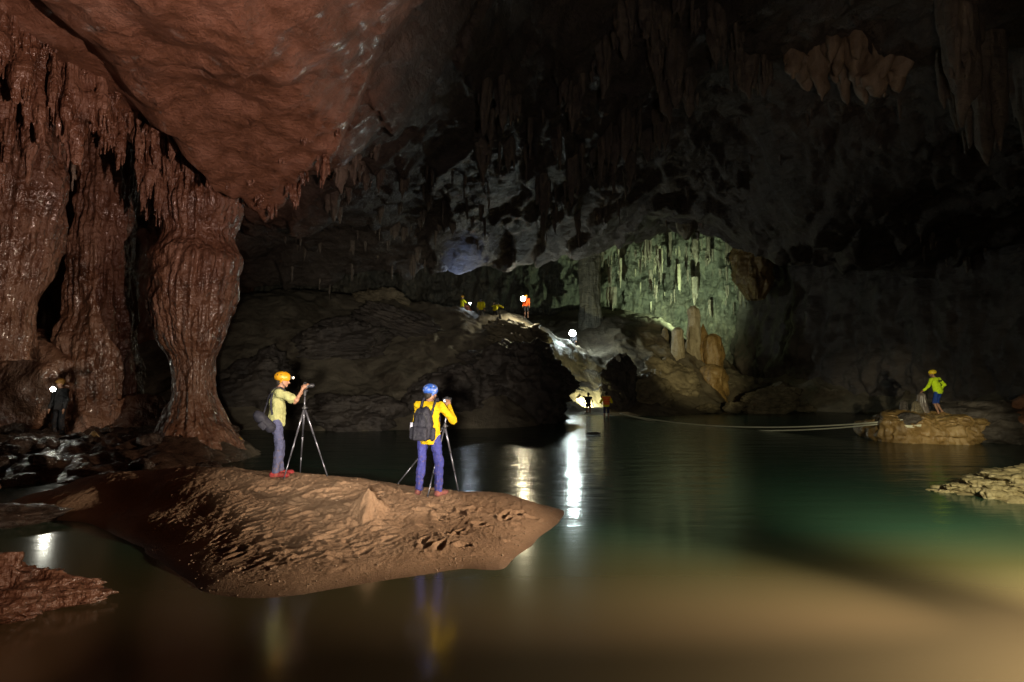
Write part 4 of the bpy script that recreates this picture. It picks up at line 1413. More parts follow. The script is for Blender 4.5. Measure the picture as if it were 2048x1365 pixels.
def person(label, loc, rz, joints=None, res=0.009, top=None, top_sleeve=1.0, hem=0.86, legs=None, leg_hem=0.08, shoes=None, helmet=None, lamp=None, hair=True, skin_m=None, height=1.0, vest=None, group=None, bare_curl=0.5, logo=None):
    j = {k: (None if v is None else v.copy()) for k, v in BASE.items()}
    for k, v in (joints or {}).items():
        j[k] = None if v is None else np.array(v, float)
    root = empty('person', loc, rz)
    root.scale = (height,) * 3
    tag(root, label, 'person', group)
    fine = res < 0.0125
    pts = np.array([v for k, v in j.items() if v is not None and k != 'face'])
    lo, hi = pts.min(0) - 0.22, pts.max(0) + 0.22
    lo[2] = min(lo[2], -0.02)
    kk = 0.03
    # body, one continuous skin
    s = SDF(lo, hi, res, kk)
    limb_prims(s, j, -0.010, sleeve=1.0)
    H = j['head']
    Rm = frame_from(j['face'])
    loc_ = lambda x, y, z: H + Rm @ V3(x, y, z)
    s.cap(j['neck'] - V3(0, 0, .04), H + Rm @ V3(0, -.015, -.05), .056, .052, 0.02)
    s.ell(H + Rm @ V3(0, -.012, .02), (.076, .096, .098), 0.03, Rm)
    s.ell(loc_(0, .022, -.045), (.058, .068, .070), 0.03, Rm)
    if fine:
        s.cap(loc_(0, .086, .005), loc_(0, .106, -.030), .010, .015, 0.01)         # nose
        s.cap(loc_(-.018, .084, -.062), loc_(.018, .084, -.062), .009, .009, 0.006)     # lips
        s.ell(loc_(0, .072, -.092), (.022, .018, .016), 0.015, Rm)                     # chin
        s.cap(loc_(-.045, .074, .022), loc_(.045, .074, .022), .012, .012, 0.012)      # brow
        for q in (-1, 1):
            s.ell(loc_(.033 * q, .094, .004), (.016, .014, .012), 0.004, Rm, cut=True)
            s.ell(loc_(.078 * q, -.012, -.008), (.012, .022, .034), 0.008, Rm)         # ears
    for q, sd in (('l', -1), ('r', 1)):
        add_hand(s, j['wr_' + q], j['el_' + q], j['hd_' + q], -sd, fine, bare_curl)
        a, t = j['ank_' + q], j['toe_' + q]
        hl = V3(a[0], a[1] - .035, max(t[2] + .004, a[2] - .05))
        s.cap(a, hl, .042, .036, 0.02)
        s.cap(hl, t, .036, .028, 0.02)
    body = s.obj('body', skin_m or skin, root)
    if fine:
        for q in (-1, 1):
            e = SDF(-V3(.02, .02, .02), V3(.02, .02, .02), .004, .004)
            e.ell((0, 0, 0), (.0125, .0125, .0125))
            eo = e.obj('eye', eyem, body)
            eo.location = loc_(.033 * q, .078, .004)
    if hair:
        s = SDF(H - .17, H + .17, res, 0.02)
        s.ell(loc_(0, -.020, .030), (.083, .098, .098), 0.02, Rm)
        s.ell(loc_(0, -.055, -.03), (.066, .056, .075), 0.02, Rm)
        s.ell(loc_(0, .10, -.05), (.11, .085, .12), 0.01, Rm, cut=True)
        s.shake(lambda P: 0.006 * fbm(P, 30, 2, 3))
        s.obj('hair', hairm, body)
    wr = lambda P: 0.014 * fbm(P, (9, 9, 5), 3, 17) + 0.010 * ridged(P, (5, 5, 11), 3, 19)
    if legs is not None:
        s = SDF(lo, hi, res, kk)
        limb_prims(s, j, 0.013, ('legs',), loose=0.016 if leg_hem < 0.3 else 0.022)
        s.ell(j['pelvis'] + V3(0, -.01, -.02), (.176, .128, .14), 0.05)
        s.ell(j['belly'], (.160, .112, .16), 0.05)
        s.shake(wr)
        s.clip_z(leg_hem, j['belly'][2] - 0.04)
        s.obj('trousers' if leg_hem < 0.3 else 'shorts', legs, root)
    if top is not None:
        s = SDF(lo, hi, res, kk)
        limb_prims(s, j, 0.016, ('torso', 'arms'), top_sleeve, loose=0.012)
        if j['pelvis'][2] > 0.8:
            s.ell(j['pelvis'] * .5 + j['belly'] * .5 + V3(0, -.005, -.06), (.178, .132, .34), 0.05)
        s.shake(wr)
        s.clip_z(hem, j['neck'][2] + 0.015)
        sh = s.obj('shirt', top, root)
    if vest is not None:
        s = SDF(lo, hi, res, kk)
        limb_prims(s, j, 0.04, ('torso',), loose=0.012)
        s.shake(wr)
        s.clip_z(0.98, j['neck'][2] - 0.01)
        s.obj('vest', vest, root)
    if shoes is not None:
        for q in 'lr':
            a, t = j['ank_' + q], j['toe_' + q]
            s = SDF(np.minimum(a, t) - .14, np.maximum(a, t) + .14, min(res, 0.012), 0.025)
            hl = V3(a[0], a[1] - .04, t[2] + .012)
            s.cap(a - V3(0, 0, .02), hl, .047, .045)
            s.cap(hl, t, .044, .036)
            s.ell(t - (t - hl) * 0.1, (.048, .06, .032))
            s.clip_z(max(t[2] - .036, a[2] - .092), None)
            s.obj('shoe', shoes, root)
    if helmet is not None:
        s = SDF(H - .24, H + .26, min(res, 0.012), 0.015)
        s.ell(loc_(0, -.012, .055), (.108, .132, .100), 0.015, Rm)
        s.ell(loc_(0, .004, -.085), (.20, .22, .085), 0.01, Rm, cut=True)
        s.cap(loc_(-.106, .0, .015), loc_(-.075, -.03, -.035), .016, .014, 0.02)
        s.cap(loc_(.106, .0, .015), loc_(.075, -.03, -.035), .016, .014, 0.02)
        ho = s.obj('helmet', helmet, root)
        if fine:
            for x, y in ((-.104, -.03), (.104, -.03), (.09, -.085), (-.09, -.085), (.05, .0), (-.05, 0)):
                z = .055 + .100 * math.sqrt(max(0, 1 - (x / .112) ** 2 - ((y + .012) / .136) ** 2))
                e = SDF(-V3(.03, .03, .03), V3(.03, .03, .03), .005, .004)
                e.ell((0, 0, 0), (.011, .011, .011))
                vo = e.obj('vent', M_black, ho)
                vo.location = loc_(x, y, z)
            # chin strap
            pts_ = [loc_(.088, -.005, -.03), loc_(.072, .03, -.075), loc_(.02, .075, -.118), loc_(-.02, .075, -.118), loc_(-.072, .03, -.075), loc_(-.088, -.005, -.03)]
            tube('strap', pts_, 0.0055, M_black, ho)
        if lamp is not None:
            s = SDF(-V3(.08, .08, .08), V3(.08, .08, .08), 0.006 if fine else 0.014, 0.008)
            s.box((0, 0, 0), (.038, .022, .026), .010)
            lb = s.obj('headlamp', M_black, ho)
            lb.location = loc_(0, .135, .062)
            s = SDF(-V3(.06, .06, .06), V3(.06, .06, .06), 0.006 if fine else 0.012, 0.006)
            s.ell((0, 0, 0), (.030, .014, .022))
            ln = s.obj('lens', lamp, lb)
            ln.location = Rm @ V3(0, .022, 0)
            for ob in (lb, ln):
                pass
            lb.rotation_euler = (0, 0, 0)
    root['_H'] = [float(v) for v in H]
    del root['_H']
    return root, j, Rm


def tube(name, pts, r, mat, parent=None, n=8, r_end=None, sub=1):
    P = np.array(pts, float)
    if sub > 1:
        t = np.linspace(0, len(P) - 1, (len(P) - 1) * sub + 1)
        i = np.clip(t.astype(int), 0, len(P) - 2)
        f = (t - i)[:, None]
        p0, p1, p2, p3 = P[np.maximum(i - 1, 0)], P[i], P[i + 1], P[np.minimum(i + 2, len(P) - 1)]
        P = 0.5 * ((2 * p1) + (-p0 + p2) * f + (2 * p0 - 5 * p1 + 4 * p2 - p3) * f ** 2 + (-p0 + 3 * p1 - 3 * p2 + p3) * f ** 3)
    T = np.gradient(P, axis=0)
    T /= np.linalg.norm(T, axis=1)[:, None] + 1e-12
    ref = np.where(np.abs(T[:, 2:3]) > 0.9, np.array([[1.0, 0, 0]]), np.array([[0, 0, 1.0]]))
    A = np.cross(T, ref)
    A /= np.linalg.norm(A, axis=1)[:, None] + 1e-12
    B = np.cross(T, A)
    th = np.linspace(0, 2 * np.pi, n, endpoint=False)
    rr = np.linspace(r, r if r_end is None else r_end, len(P))[:, None, None]
    ring = P[:, None] + rr * (A[:, None] * np.cos(th)[None, :, None] + B[:, None] * np.sin(th)[None, :, None])
    V = np.concatenate([ring.reshape(-1, 3), P[:1], P[-1:]])
    m = len(P)
    i, jx = np.meshgrid(np.arange(m - 1), np.arange(n), indexing='ij')
    q = np.stack([i * n + jx, i * n + (jx + 1) % n, (i + 1) * n + (jx + 1) % n, (i + 1) * n + jx], -1).reshape(-1, 4)
    k = np.arange(n)
    c0 = np.stack([np.full(n, m * n), (k + 1) % n, k, k], 1)
    me = bpy.data.meshes.new(name)
    faces = [tuple(f) for f in q.tolist()] + [(m * n, (a + 1) % n, a) for a in range(n)] + [(m * n + 1, (m - 1) * n + a, (m - 1) * n + (a + 1) % n) for a in range(n)]
    me.from_pydata(V.tolist(), [], faces)
    me.polygons.foreach_set("use_smooth", np.full(len(me.polygons), True))
    me.materials.append(mat)
    o = bpy.data.objects.new(name, me)
    C.objects.link(o)
    if parent is not None:
        o.parent = parent
    return o


M_black = plain('black_plastic', (0.018, 0.018, 0.022), 0.45, 0.5, 10, 0.0, 0.2)
M_nylon = cloth('black_nylon', (0.022, 0.022, 0.032), 0.3, 0.6, 0.01, 0.0)
M_metal = plain('tripod_metal', (0.20, 0.20, 0.24), 0.35, 0.5, 10, 0, 0.1, 0.7)
M_rope = plain('pale_rope', (0.75, 0.75, 0.6), 0.8, 0.2, 30, 0.003, 0.15)
M_yhelm = plain('yellow_helmet', (0.50, 0.24, 0.010), 0.38, 0.5, 9, 0, 0.2)
M_bhelm, nt, bs = new_mat('blue_helmet')
_g = nt.nodes.new('ShaderNodeTexCoord').outputs['Object']
nt.links.new(ramp(nt, noise(nt, _g, 13, 3, 0.6, 0.6), [(0.3, (0.012, 0.05, 0.26)), (0.56, (0.03, 0.10, 0.42)), (0.63, (0.35, 0.35, 0.42)), (0.7, (0.04, 0.12, 0.45))]), bs.inputs['Base Color'])
bs.inputs['Roughness'].default_value = 0.4
M_lampw = glow('lamp_warm', (1.0, 0.72, 0.5), 9)
M_lampc = glow('lamp_cool', (0.85, 1.0, 0.97), 230)
M_lampy = glow('lamp_yellow', (1.0, 0.93, 0.68), 110)
M_lampb = glow('lamp_blue', (0.75, 0.9, 1.0), 120)


def tripod(label, apex, feet, cam_top, group=None):
    root = empty('tripod', (apex[0], apex[1], min(f[2] for f in feet)))
    o0 = np.array(root.location)
    tag(root, label, 'tripod', group)
    a = np.array(apex) - o0
    top = np.array(cam_top) - o0
    hub = SDF(-V3(.09, .09, .09), V3(.09, .09, .09), 0.008, 0.01)
    hub.cap((0, 0, -.03), (0, 0, .03), .028, .024)
    for q in range(3):
        an = q * 2.094
        hub.cap((0, 0, 0), (.045 * math.cos(an), .045 * math.sin(an), -.01), .018, .014)
    h = hub.obj('hub', M_black, root)
    h.location = a
    tube('centre_column', [a - V3(0, 0, .12), a + (top - a) * 0.72], 0.013, M_metal, root)
    hd = SDF(-V3(.08, .08, .10), V3(.08, .08, .10), 0.008, 0.01)
    hd.cap((0, 0, -.05), (0, 0, .0), .024, .028)
    hd.ell((0, 0, .015), (.03, .03, .03))
    hd.cap((0, 0, .02), (.05, .0, .03), .009, .011)
    hd.box((0, 0, .052), (.035, .035, .008), .005)
    hh = hd.obj('head', M_black, root)
    hh.location = top - V3(0, 0, .065)
    for f in feet:
        b = np.array(f) - o0
        d = b - a
        s0 = a + d * 0.04
        leg = tube('leg', [s0, a + d * 0.40], 0.017, M_metal, root)
        tube('leg_section', [a + d * 0.38, a + d * 0.70], 0.0135, M_metal, leg)
        tube('leg_section', [a + d * 0.68, a + d * 0.985], 0.0105, M_metal, leg)
        tube('clamp', [a + d * 0.385, a + d * 0.415], 0.022, M_black, leg)
        tube('clamp', [a + d * 0.685, a + d * 0.71], 0.019, M_black, leg)
        tube('foot', [a + d * 0.975, b + V3(0, 0, -.008)], 0.015, M_black, leg)
    return root


def photo_camera(label, loc, rz, pitch=0.0):
    root = empty('camera', loc, rz)
    tag(root, label, 'camera')
    s = SDF(-V3(.11, .09, .09), V3(.11, .09, .11), 0.006, 0.008)
    s.box((0, 0, 0), (.068, .030, .045), .012)
    s.box((0, .004, .048), (.026, .026, .018), .010)
    s.box((.052, .012, 0), (.018, .038, .042), .014)
    s.obj('body', M_black, root)
    l = SDF(-V3(.07, .09, .07), V3(.07, .16, .07), 0.006, 0.006)
    l.cap((0, 0, 0), (0, .06, 0), .034, .034)
    l.cap((0, .055, 0), (0, .085, 0), .038, .038)
    lo = l.obj('lens', M_black, root)
    lo.location = (0, .035, 0)
    sc = SDF(-V3(.05, .02, .04), V3(.05, .02, .04), 0.005, 0.003)
    sc.box((0, 0, 0), (.034, .005, .024), .003)
    so = sc.obj('screen', glow('camera_screen', (0.75, 0.85, 1.0), 1.2), root)
    so.location = (-.012, -.031, -.004)
    root.rotation_euler = (pitch, 0, rz)
    return root


# ---- photographer at the left
Y1 = 9.6
f1 = at(551, 950, Y1)
z1 = sand_at(f1[0], Y1)
J1 = dict(sh_r=(.175, .035, 1.39), sh_l=(-.18, .05, 1.40), el_r=(.23, .31, 1.27), wr_r=(.15, .40, 1.46), hd_r=(.09, .45, 1.53), el_l=(-.24, .26, 1.22), wr_l=(-.10, .42, 1.44), hd_l=(-.04, .45, 1.51),
          chest=(0, .0, 1.27), neck=(0, .03, 1.45), head=(0, .075, 1.595), knee_r=(.10, .06, .50), knee_l=(-.10, .05, .50), ank_r=(.11, .0, .09), ank_l=(-.13, .06, .09), toe_r=(.15, .19, .035), toe_l=(-.16, .24, .035), face=(0.0, 1, -0.12))
p1, j1, _ = person('person in pale green shirt and yellow helmet photographing at a tripod', (f1[0], Y1, z1 - 0.01), math.radians(-72), J1, 0.009, top=cloth('pale_green_shirt', (0.33, 0.33, 0.15)), top_sleeve=0.44, hem=0.83,
                   legs=cloth('grey_blue_trousers', (0.075, 0.08, 0.15)), leg_hem=0.07, shoes=cloth('red_shoe', (0.20, 0.022, 0.025), 0.6), helmet=M_yhelm, lamp=M_lampw, height=1.0)
wp = lambda root, v: np.array(root.matrix_basis @ Vector(v))
bpy.context.view_layer.update()
hl = wp(p1, (0, .25, 1.66))
camp = wp(p1, (.02, .43, 1.50))
photo_camera('black camera held by the person in the pale green shirt', camp, math.radians(-72), 0.05)
ap = at(592, 815, camp[1])
ft = [at(568, 950, 9.45), at(655, 946, 9.75), at(600, 940, 10.35)]
for q in ft:
    q[2] = sand_at(q[0], q[1])
tripod('tripod of the person in the pale green shirt', (camp[0], camp[1], ap[2]), ft, camp - V3(0, 0, .05), 'photographers tripods')
# shoulder bag
bag = empty('camera_bag', wp(p1, (.20, -.17, .92)), math.radians(-72))
tag(bag, 'black barrel camera bag slung at the back of the person in pale green', 'bag')
s = SDF(-V3(.3, .3, .3), V3(.3, .3, .3), 0.009, 0.02)
Rb = np.array(Euler((0.75, 0.1, 0)).to_matrix())
ax_ = Rb @ V3(0, 0, 1)
s.cap(-ax_ * .13, ax_ * .11, .088, .084)
s.cap(ax_ * .11, ax_ * .155, .088, .072)
s.shake(lambda P: 0.006 * fbm(P, 14, 2, 5))
s.obj('body', M_nylon, bag)
s = SDF(-V3(.3, .3, .3), V3(.3, .3, .3), 0.009, 0.008)
s.box(Rb @ V3(.05, -.05, -.02), (.055, .05, .07), .02, None, Rb)
s.obj('pocket', M_nylon, bag)
lift = lambda x, y, z: V3(x - .20, y + .17, z - .92)
tube('strap', [lift(.18, -.06, 1.03), lift(.17, -.085, 1.2), lift(.135, -.07, 1.36), lift(.09, .03, 1.475), lift(.05, .14, 1.39), lift(0, .17, 1.25)], 0.017, M_nylon, bag, 6, None, 6)
tube('strap', [lift(.14, -.2, 1.03), lift(.06, -.16, 1.2), lift(-.04, -.135, 1.33), lift(-.11, -.06, 1.46), lift(-.10, .05, 1.47)], 0.014, M_nylon, bag, 6, None, 6)

# ---- photographer in yellow
Y2 = 9.1
f2 = at(857, 984, Y2)
z2 = sand_at(f2[0], Y2)
J2 = dict(sh_r=(.18, .02, 1.40), sh_l=(-.19, .03, 1.41), el_r=(.36, .12, 1.17), wr_r=(.24, .27, 1.39), hd_r=(.20, .32, 1.47), el_l=(-.28, .14, 1.13), wr_l=(-.12, .36, 1.22), hd_l=(-.05, .42, 1.27),
          head=(.0, .06, 1.60), neck=(0, .02, 1.46), hip_l=(-.10, 0, .92), hip_r=(.10, 0, .92), knee_l=(-.13, .03, .50), knee_r=(.16, .03, .50), ank_l=(-.16, -.01, .09), ank_r=(.17, -.03, .09), toe_l=(-.22, .16, .035), toe_r=(.24, .14, .035), face=(0.55, 1, -0.1))
p2, j2, _ = person('person in yellow jacket and blue helmet with a dark backpack at a tripod', (f2[0], Y2, z2 - 0.01), math.radians(-12), J2, 0.009, top=cloth('yellow_jacket', (0.50, 0.33, 0.006), 0.25), hem=0.80,
                   legs=cloth('blue_trousers', (0.045, 0.05, 0.22)), leg_hem=0.07, shoes=cloth('red_grey_shoe', (0.22, 0.08, 0.075), 0.6), helmet=M_bhelm, lamp=None)
bpy.context.view_layer.update()
cp2 = wp(p2, (.15, .42, 1.47))
photo_camera('black camera at the face of the person in yellow', cp2, math.radians(-12), 0.0)
ft = [at(795, 965, 9.75), at(855, 983, 8.95), at(917, 976, 9.6)]
for q in ft:
    q[2] = sand_at(q[0], q[1])
tripod('tripod of the person in yellow with the backpack', (cp2[0] - 0.03, cp2[1], z2 + 1.05), ft, cp2 - V3(0, 0, .05), 'photographers tripods')
bp = empty('backpack', wp(p2, (-.045, -.165, .87)), math.radians(-8))
bp.rotation_euler = (0, math.radians(4), math.radians(-8))
tag(bp, 'dark grey backpack on the back of the person in yellow', 'backpack')
s = SDF(V3(-.28, -.24, -.12), V3(.28, .24, .62), 0.009, 0.03)
s.ell((0, -.06, .30), (.155, .115, .235))
s.box((0, -.05, .17), (.15, .11, .155), .07)
s.ell((0, -.03, .40), (.13, .09, .13))
s.shake(lambda P: 0.016 * fbm(P, (9, 9, 6), 3, 5) + 0.006 * ridged(P, (7, 7, 14), 2, 9))
pack = s.obj('body', M_nylon, bp)
s = SDF(V3(-.24, -.3, -.08), V3(.24, .1, .35), 0.009, 0.03)
s.box((0, -.16, .12), (.11, .045, .11), .035)
s.shake(lambda P: 0.010 * fbm(P, 12, 3, 6))
s.obj('front_pocket', M_nylon, bp)
for q in (-1, 1):
    s = SDF(V3(-.3, -.2, -.08), V3(.3, .2, .3), 0.009, 0.02)
    s.cap((.165 * q, -.04, .05), (.165 * q, -.04, .18), .042, .04)
    s.obj('side_pocket', M_nylon, bp)
    tube('strap', [(.085 * q + .03, -.02, .40), (.10 * q + .03, .04, .56), (.10 * q + .03, .16, .65), (.11 * q + .03, .27, .57), (.13 * q + .03, .30, .38), (.16 * q + .03, .20, .16), (.15 * q, .06, .06)], 0.022, M_nylon, bp, 6, None, 6)
tube('bottle', [(-.175, -.04, .14), (-.175, -.04, .27)], 0.033, plain('bottle_plastic', (0.5, 0.5, 0.62), 0.3), bp, 12)
tube('zip', [(-.10, -.165, .30), (-.05, -.178, .42), (.05, -.178, .42), (.10, -.165, .30)], 0.005, M_black, bp, 6, None, 5)

# ---- guide on the right rock
Y3 = 21.3
f3 = at(1878, 832, Y3)
J3 = dict(pelvis=(0, 0, .97), chest=(-.05, .05, 1.28), belly=(-.02, .02, 1.1), neck=(-.075, .07, 1.45), head=(-.10, .11, 1.60), sh_l=(-.24, .08, 1.38), sh_r=(.12, .03, 1.42), el_l=(-.42, .10, 1.15), wr_l=(-.58, .20, .97), hd_l=(-.66, .22, .94),
          el_r=(.36, -.06, 1.19), wr_r=(.19, -.01, 1.03), hd_r=(.12, .06, 1.0), hip_l=(-.10, 0, .92), hip_r=(.10, 0, .92), knee_l=(-.10, .08, .50), ank_l=(-.02, -.02, .09), toe_l=(-.03, .15, .035), knee_r=(.12, .12, .52), ank_r=(.08, -.06, .22), toe_r=(.10, .10, .13), face=(-.6, 1, -.15))
neon = cloth('neon_yellow_shirt', (0.55, 0.78, 0.02), 0.12)
p3, j3, _ = person('person in neon yellow shirt, blue shorts and yellow helmet on the right rock', (f3[0], Y3, 0.84), math.radians(28), J3, 0.0115, top=neon, hem=0.86,
                   legs=cloth('blue_shorts', (0.015, 0.05, 0.25)), leg_hem=0.50, shoes=None, helmet=plain('yellow_green_helmet', (0.70, 0.52, 0.02), 0.35, 0.5), lamp=None, skin_m=skin)
# two lines of small dark print across the shoulders, too small in the photograph to read
for pattern, zz in (((1, 1, 1, 1, 1, 0, 1, 1), 1.355), ((0, 1, 1, 1, 1, 1, 1, 0), 1.312)):
    V, Fc = [], []
    for q, on in enumerate(pattern):
        if not on:
            continue
        x0 = -.165 + q * .033
        w_ = .024
        b0 = len(V)
        V += [(x0 + a * w_, -.002 + b_ * .006, zz + c_ * .032) for a in (0, 1) for b_ in (0, 1) for c_ in (0, 1)]
        Fc += [tuple(b0 + v for v in f) for f in ((0, 1, 3, 2), (4, 6, 7, 5), (0, 4, 5, 1), (2, 3, 7, 6), (0, 2, 6, 4), (1, 5, 7, 3))]
    o = mesh_from('print', V, Fc, M_black, p3, False)
    o.location = (-.02, -.125, -.02)

# ---- the group on the ridge
NY = cloth('far_yellow_shirt', (0.70, 0.62, 0.015), 0.1)
DK = cloth('dark_shorts', (0.025, 0.025, 0.03))
ORG = cloth('orange_vest', (0.85, 0.10, 0.015), 0.1)
GR = 'people on the ridge'
floor_at = lambda x, y: float(lookup(floor_info, x, y))


def ridge_person(label, px, py, Y, rz, J=None, **kw):
    p = at(px, py, Y)
    return person(label, tuple(p), math.radians(rz), J, 0.024, group=GR, **kw)


ridge_person('person in yellow shirt and helmet at the left end of the ridge group', 924, 638, 42.6, -60, dict(el_r=(.24, .22, 1.2), wr_r=(.12, .42, 1.22), el_l=(-.24, .2, 1.2), wr_l=(-.1, .42, 1.22)), top=NY, top_sleeve=0.6, legs=DK, leg_hem=0.5, helmet=M_yhelm)
ridge_person('crouching person beside the blue-white lamp on the ridge', 937, 634, 43.0, 60, dict(pelvis=(0, -.1, .42), belly=(0, .0, .55), chest=(0, .1, .73), neck=(0, .2, .88), head=(0, .27, 1.02), hip_l=(-.1, -.1, .4), hip_r=(.1, -.1, .4), knee_l=(-.15, .3, .5), knee_r=(.15, .3, .5), ank_l=(-.14, .1, .09), ank_r=(.14, .1, .09), toe_l=(-.16, .28, .035), toe_r=(.16, .28, .035), sh_l=(-.18, .15, .84), sh_r=(.18, .15, .84), el_l=(-.22, .38, .68), el_r=(.22, .38, .68), wr_l=(-.1, .55, .72), wr_r=(.1, .55, .72)),
             top=cloth('rust_shirt', (0.30, 0.10, 0.06)), hem=0.40, legs=DK, leg_hem=0.3)
ridge_person('person in yellow shirt standing upright on the ridge behind a dark stalagmite', 962, 644, 41.8, 0, None, top=NY, top_sleeve=0.7, legs=DK, leg_hem=0.5)
ridge_person('person in yellow shirt bending forward on the ridge with raised elbows', 990, 646, 41.6, -30, dict(chest=(0, .16, 1.2), belly=(0, .06, 1.07), neck=(0, .30, 1.33), head=(0, .42, 1.40), sh_l=(-.19, .24, 1.30), sh_r=(.19, .24, 1.30), el_l=(-.40, .34, 1.30), el_r=(.38, .42, 1.18), wr_l=(-.34, .40, 1.50), wr_r=(.3, .6, 1.26)), top=NY, top_sleeve=0.7, legs=DK, leg_hem=0.5)
pp, jj, rm = ridge_person('person in orange vest with the bright warm lamp on the ridge', 1053, 636, 42.8, 170, None, top=cloth('orange_shirt', (0.75, 0.13, 0.03)), legs=DK, leg_hem=0.5, helmet=M_yhelm, vest=ORG)
pl_, jj, rm = ridge_person('dark clothed person behind the brightest lamp above the passage', 1147, 703, 44.5, 175, None, top=cloth('dark_shirt', (0.03, 0.03, 0.035)), legs=DK, leg_hem=0.1, height=0.9)


def lantern(label, loc, r, mat, power, color, name='lamp', down=-0.1):
    root = empty(name, loc)
    tag(root, label, 'lamp', 'lit lamps')
    s = SDF(-V3(1, 1, 1) * r * 1.5, V3(1, 1, 1) * r * 1.5, r / 7, r * 0.2)
    s.ell((0, 0, 0), (r, r, r))
    s.obj('bulb', mat, root)
    tube('housing', [(0, r * 0.5, -r * 0.1), (0, r * 1.5, -r * 0.1)], r * 0.9, M_black, root, 14, r * 0.7)
    p0 = np.array(loc) + V3(0, -r * 1.5, 0)
    spot('lamp_light', p0, p0 + V3(-0.1 * p0[0] / p0[1], -1.0, down) * 5, power, color, 128, 1.0, r)
    return root


lantern('brightest cool white lamp above the passage', at(1145, 667, 44.0), 0.25, M_lampc, 420, (0.82, 1.0, 0.95), down=-0.4)
lantern('bright warm lamp in front of the orange person on the ridge', at(1046, 598, 42.2), 0.18, M_lampy, 800, (1.0, 0.86, 0.52), down=-1.3)
lantern('small blue-white lamp on the ground at the left end of the ridge', at(922, 634, 41.3), 0.10, M_lampb, 400, (0.75, 0.88, 1.0))
lantern('blue-white hand lamp held among the ridge group', at(940, 607, 42.2), 0.06, M_lampb, 60, (0.8, 0.9, 1.0))
lantern('white headlamp shining at the far left in front of the brown shelf', at(106, 779, 16.0), 0.06, glow('lamp_left', (1.0, 1.0, 0.85), 160), 25, (1.0, 0.97, 0.8))
# beams: up to the roof lip, and the green-white beam on the far chamber wall
spot('beam_light', at(928, 622, 39.0), at(925, 556, 38.2), 520, (0.46, 0.60, 1.0), 64, 0.8, 0.05)
spot('beam_light', at(1387, 640, 47.0), at(1330, 585, 55), 5000, (0.72, 1.0, 0.60), 124, 1.0, 0.05)
spot('beam_light', at(1177, 808, 36.6), at(1168, 785, 42), 1500, (1.0, 1.0, 0.55), 130, 0.9, 0.03)
pf = at(116, 880, 16.6)
person('dim person in dark clothes behind the lamp at the far left', (pf[0], 16.6, pf[2]), math.radians(170), None, 0.02, top=cloth('dark_jacket', (0.03, 0.028, 0.03)), legs=DK, leg_hem=0.08, helmet=plain('dim_helmet', (0.2, 0.1, 0.02)))

# ---- bathers in the passage
p = at(1177, 838, 36.0)
person('silhouetted bather in dark swimwear standing in the lit passage', (p[0], 36.0, p[2] - 0.05), math.radians(8), dict(el_l=(-.27, -.02, 1.16), el_r=(.28, -.02, 1.16), wr_l=(-.28, .05, .92), wr_r=(.33, .08, .96)), 0.02, legs=DK, leg_hem=0.80, top=DK, top_sleeve=0.05, hem=1.08, skin_m=skin_tan, height=0.97)
p = at(1154, 826, 37.6)
person('pale figure bending over on the lit ledge left of the bather', (p[0], 37.6, p[2] - 0.02), math.radians(-80), dict(chest=(0, .30, 1.05), belly=(0, .16, 1.02), neck=(0, .46, 1.06), head=(0, .58, 1.04), sh_l=(-.18, .40, 1.08), sh_r=(.18, .40, 1.08), el_l=(-.22, .46, .80), el_r=(.22, .46, .80), wr_l=(-.16, .54, .55), wr_r=(.16, .54, .55), knee_l=(-.1, .1, .5), knee_r=(.1, .1, .5)), 0.02,
       top=cloth('white_shirt', (0.7, 0.7, 0.66), 0.05), top_sleeve=0.6, hem=0.8, legs=cloth('pale_shorts', (0.6, 0.6, 0.56), 0.05), leg_hem=0.5, height=0.9)
p = at(1213, 842, 33.0)
stripe, nt, bs = new_mat('orange_vest_striped')
g = nt.nodes.new('ShaderNodeTexCoord').outputs['Object']
wv = nt.nodes.new('ShaderNodeTexWave')
wv.bands_direction = 'Z'
wv.inputs['Scale'].default_value = 3.2
nt.links.new(g, wv.inputs['Vector'])
nt.links.new(ramp(nt, wv.outputs['Fac'], [(0.80, (0.9, 0.06, 0.02)), (0.88, (0.7, 0.42, 0.05))]), bs.inputs['Base Color'])
bs.inputs['Roughness'].default_value = 0.7
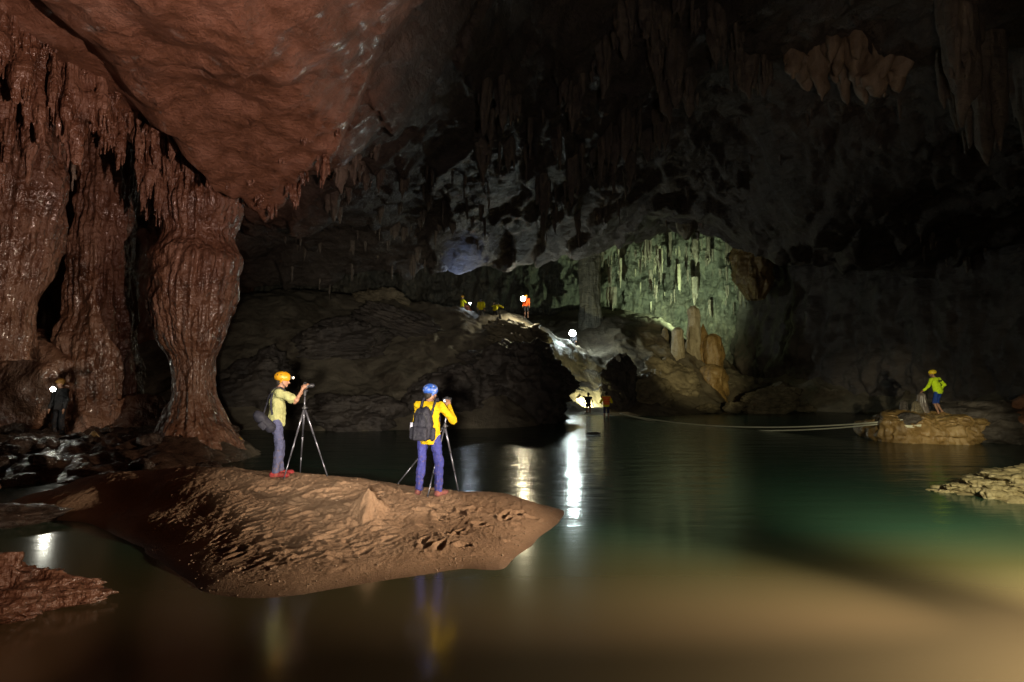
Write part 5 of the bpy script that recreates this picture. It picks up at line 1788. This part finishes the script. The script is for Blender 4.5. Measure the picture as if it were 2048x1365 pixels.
person('person in striped orange life vest standing in the river before the leaning slab', (p[0], 33.0, -0.25), math.radians(5), dict(el_l=(-.3, .05, 1.16), el_r=(.32, .05, 1.16), wr_l=(-.22, .25, 1.05), wr_r=(.22, .25, 1.05)), 0.02, top=NY, top_sleeve=0.7, legs=cloth('navy_shorts', (0.03, 0.035, 0.09)), leg_hem=0.5, vest=stripe, skin_m=skin_tan)
spot("torch_or_fill_light", (3.2, 0.5, 2.3), (p[0], 33.0, 1.0), 1500, (1.0, 0.85, 0.6), 4.5, 0.5, 0.05)  # narrow spot added to brighten the orange vest, not a carried torch

# ------------------------------------------------------------------ ropes
def sag(a, b, n, drop):
    t = np.linspace(0, 1, n)[:, None]
    P = a + (b - a) * t
    P[:, 2] -= (4 * drop * t * (1 - t))[:, 0]
    return P


a = np.array([13.85, 20.3, 0.80])
b = at(1240, 845, 32.5)
b[2] = 0.25
for k, (dr, dz, lab) in enumerate(((0.48, 0.0, 'upper strand of pale rope stretched low across the river to the right rock'), (0.60, -0.05, 'lower strand of pale rope sagging close to the river'))):
    t = tube('rope', sag(a + V3(0, 0, dz), b, 60, dr), 0.03, M_rope, None, 6)
    tag(t, lab, 'rope', 'ropes across the river')
t = tube('rope', sag(at(1193, 746, 36.0), at(1216, 806, 33.4), 12, 0.08), 0.014, M_rope, None, 6)
tag(t, 'thin rope running down from the leaning slab to the person in orange', 'rope')
# rope wound round the front knob of the guide's rock
kn = boulder('rock', (14.15, 20.4, 0.80), (0.42, 0.36, 0.24), 591, M['dark'], 50, 6, 0.12, (0, -0.2, 0))
tag(kn, 'dark rock knob with rope round it on the front of the flowstone rock', 'rock')
cc = empty('rope_coil', (14.15, 20.4, 0.74))
tag(cc, 'turns of pale rope wound round the dark knob', 'rope')
for k in range(3):
    th = np.linspace(0, 2 * np.pi, 40)
    tube('turn', np.stack([0.45 * np.cos(th), 0.40 * np.sin(th), -0.10 + 0.03 * k + 0.05 * np.cos(th) + 0.06 * np.sin(th)], 1), 0.015, M_rope, cc, 6)
# driftwood in the light streak
dw = boulder('driftwood', at(1188, 862, 23.5) * V3(1, 1, 0) + V3(0, 0, 0.02), (0.28, 0.09, 0.06), 593, M['dark'], 30, 5, 0.15)
tag(dw, 'small dark piece of driftwood floating in the light streak', 'driftwood')
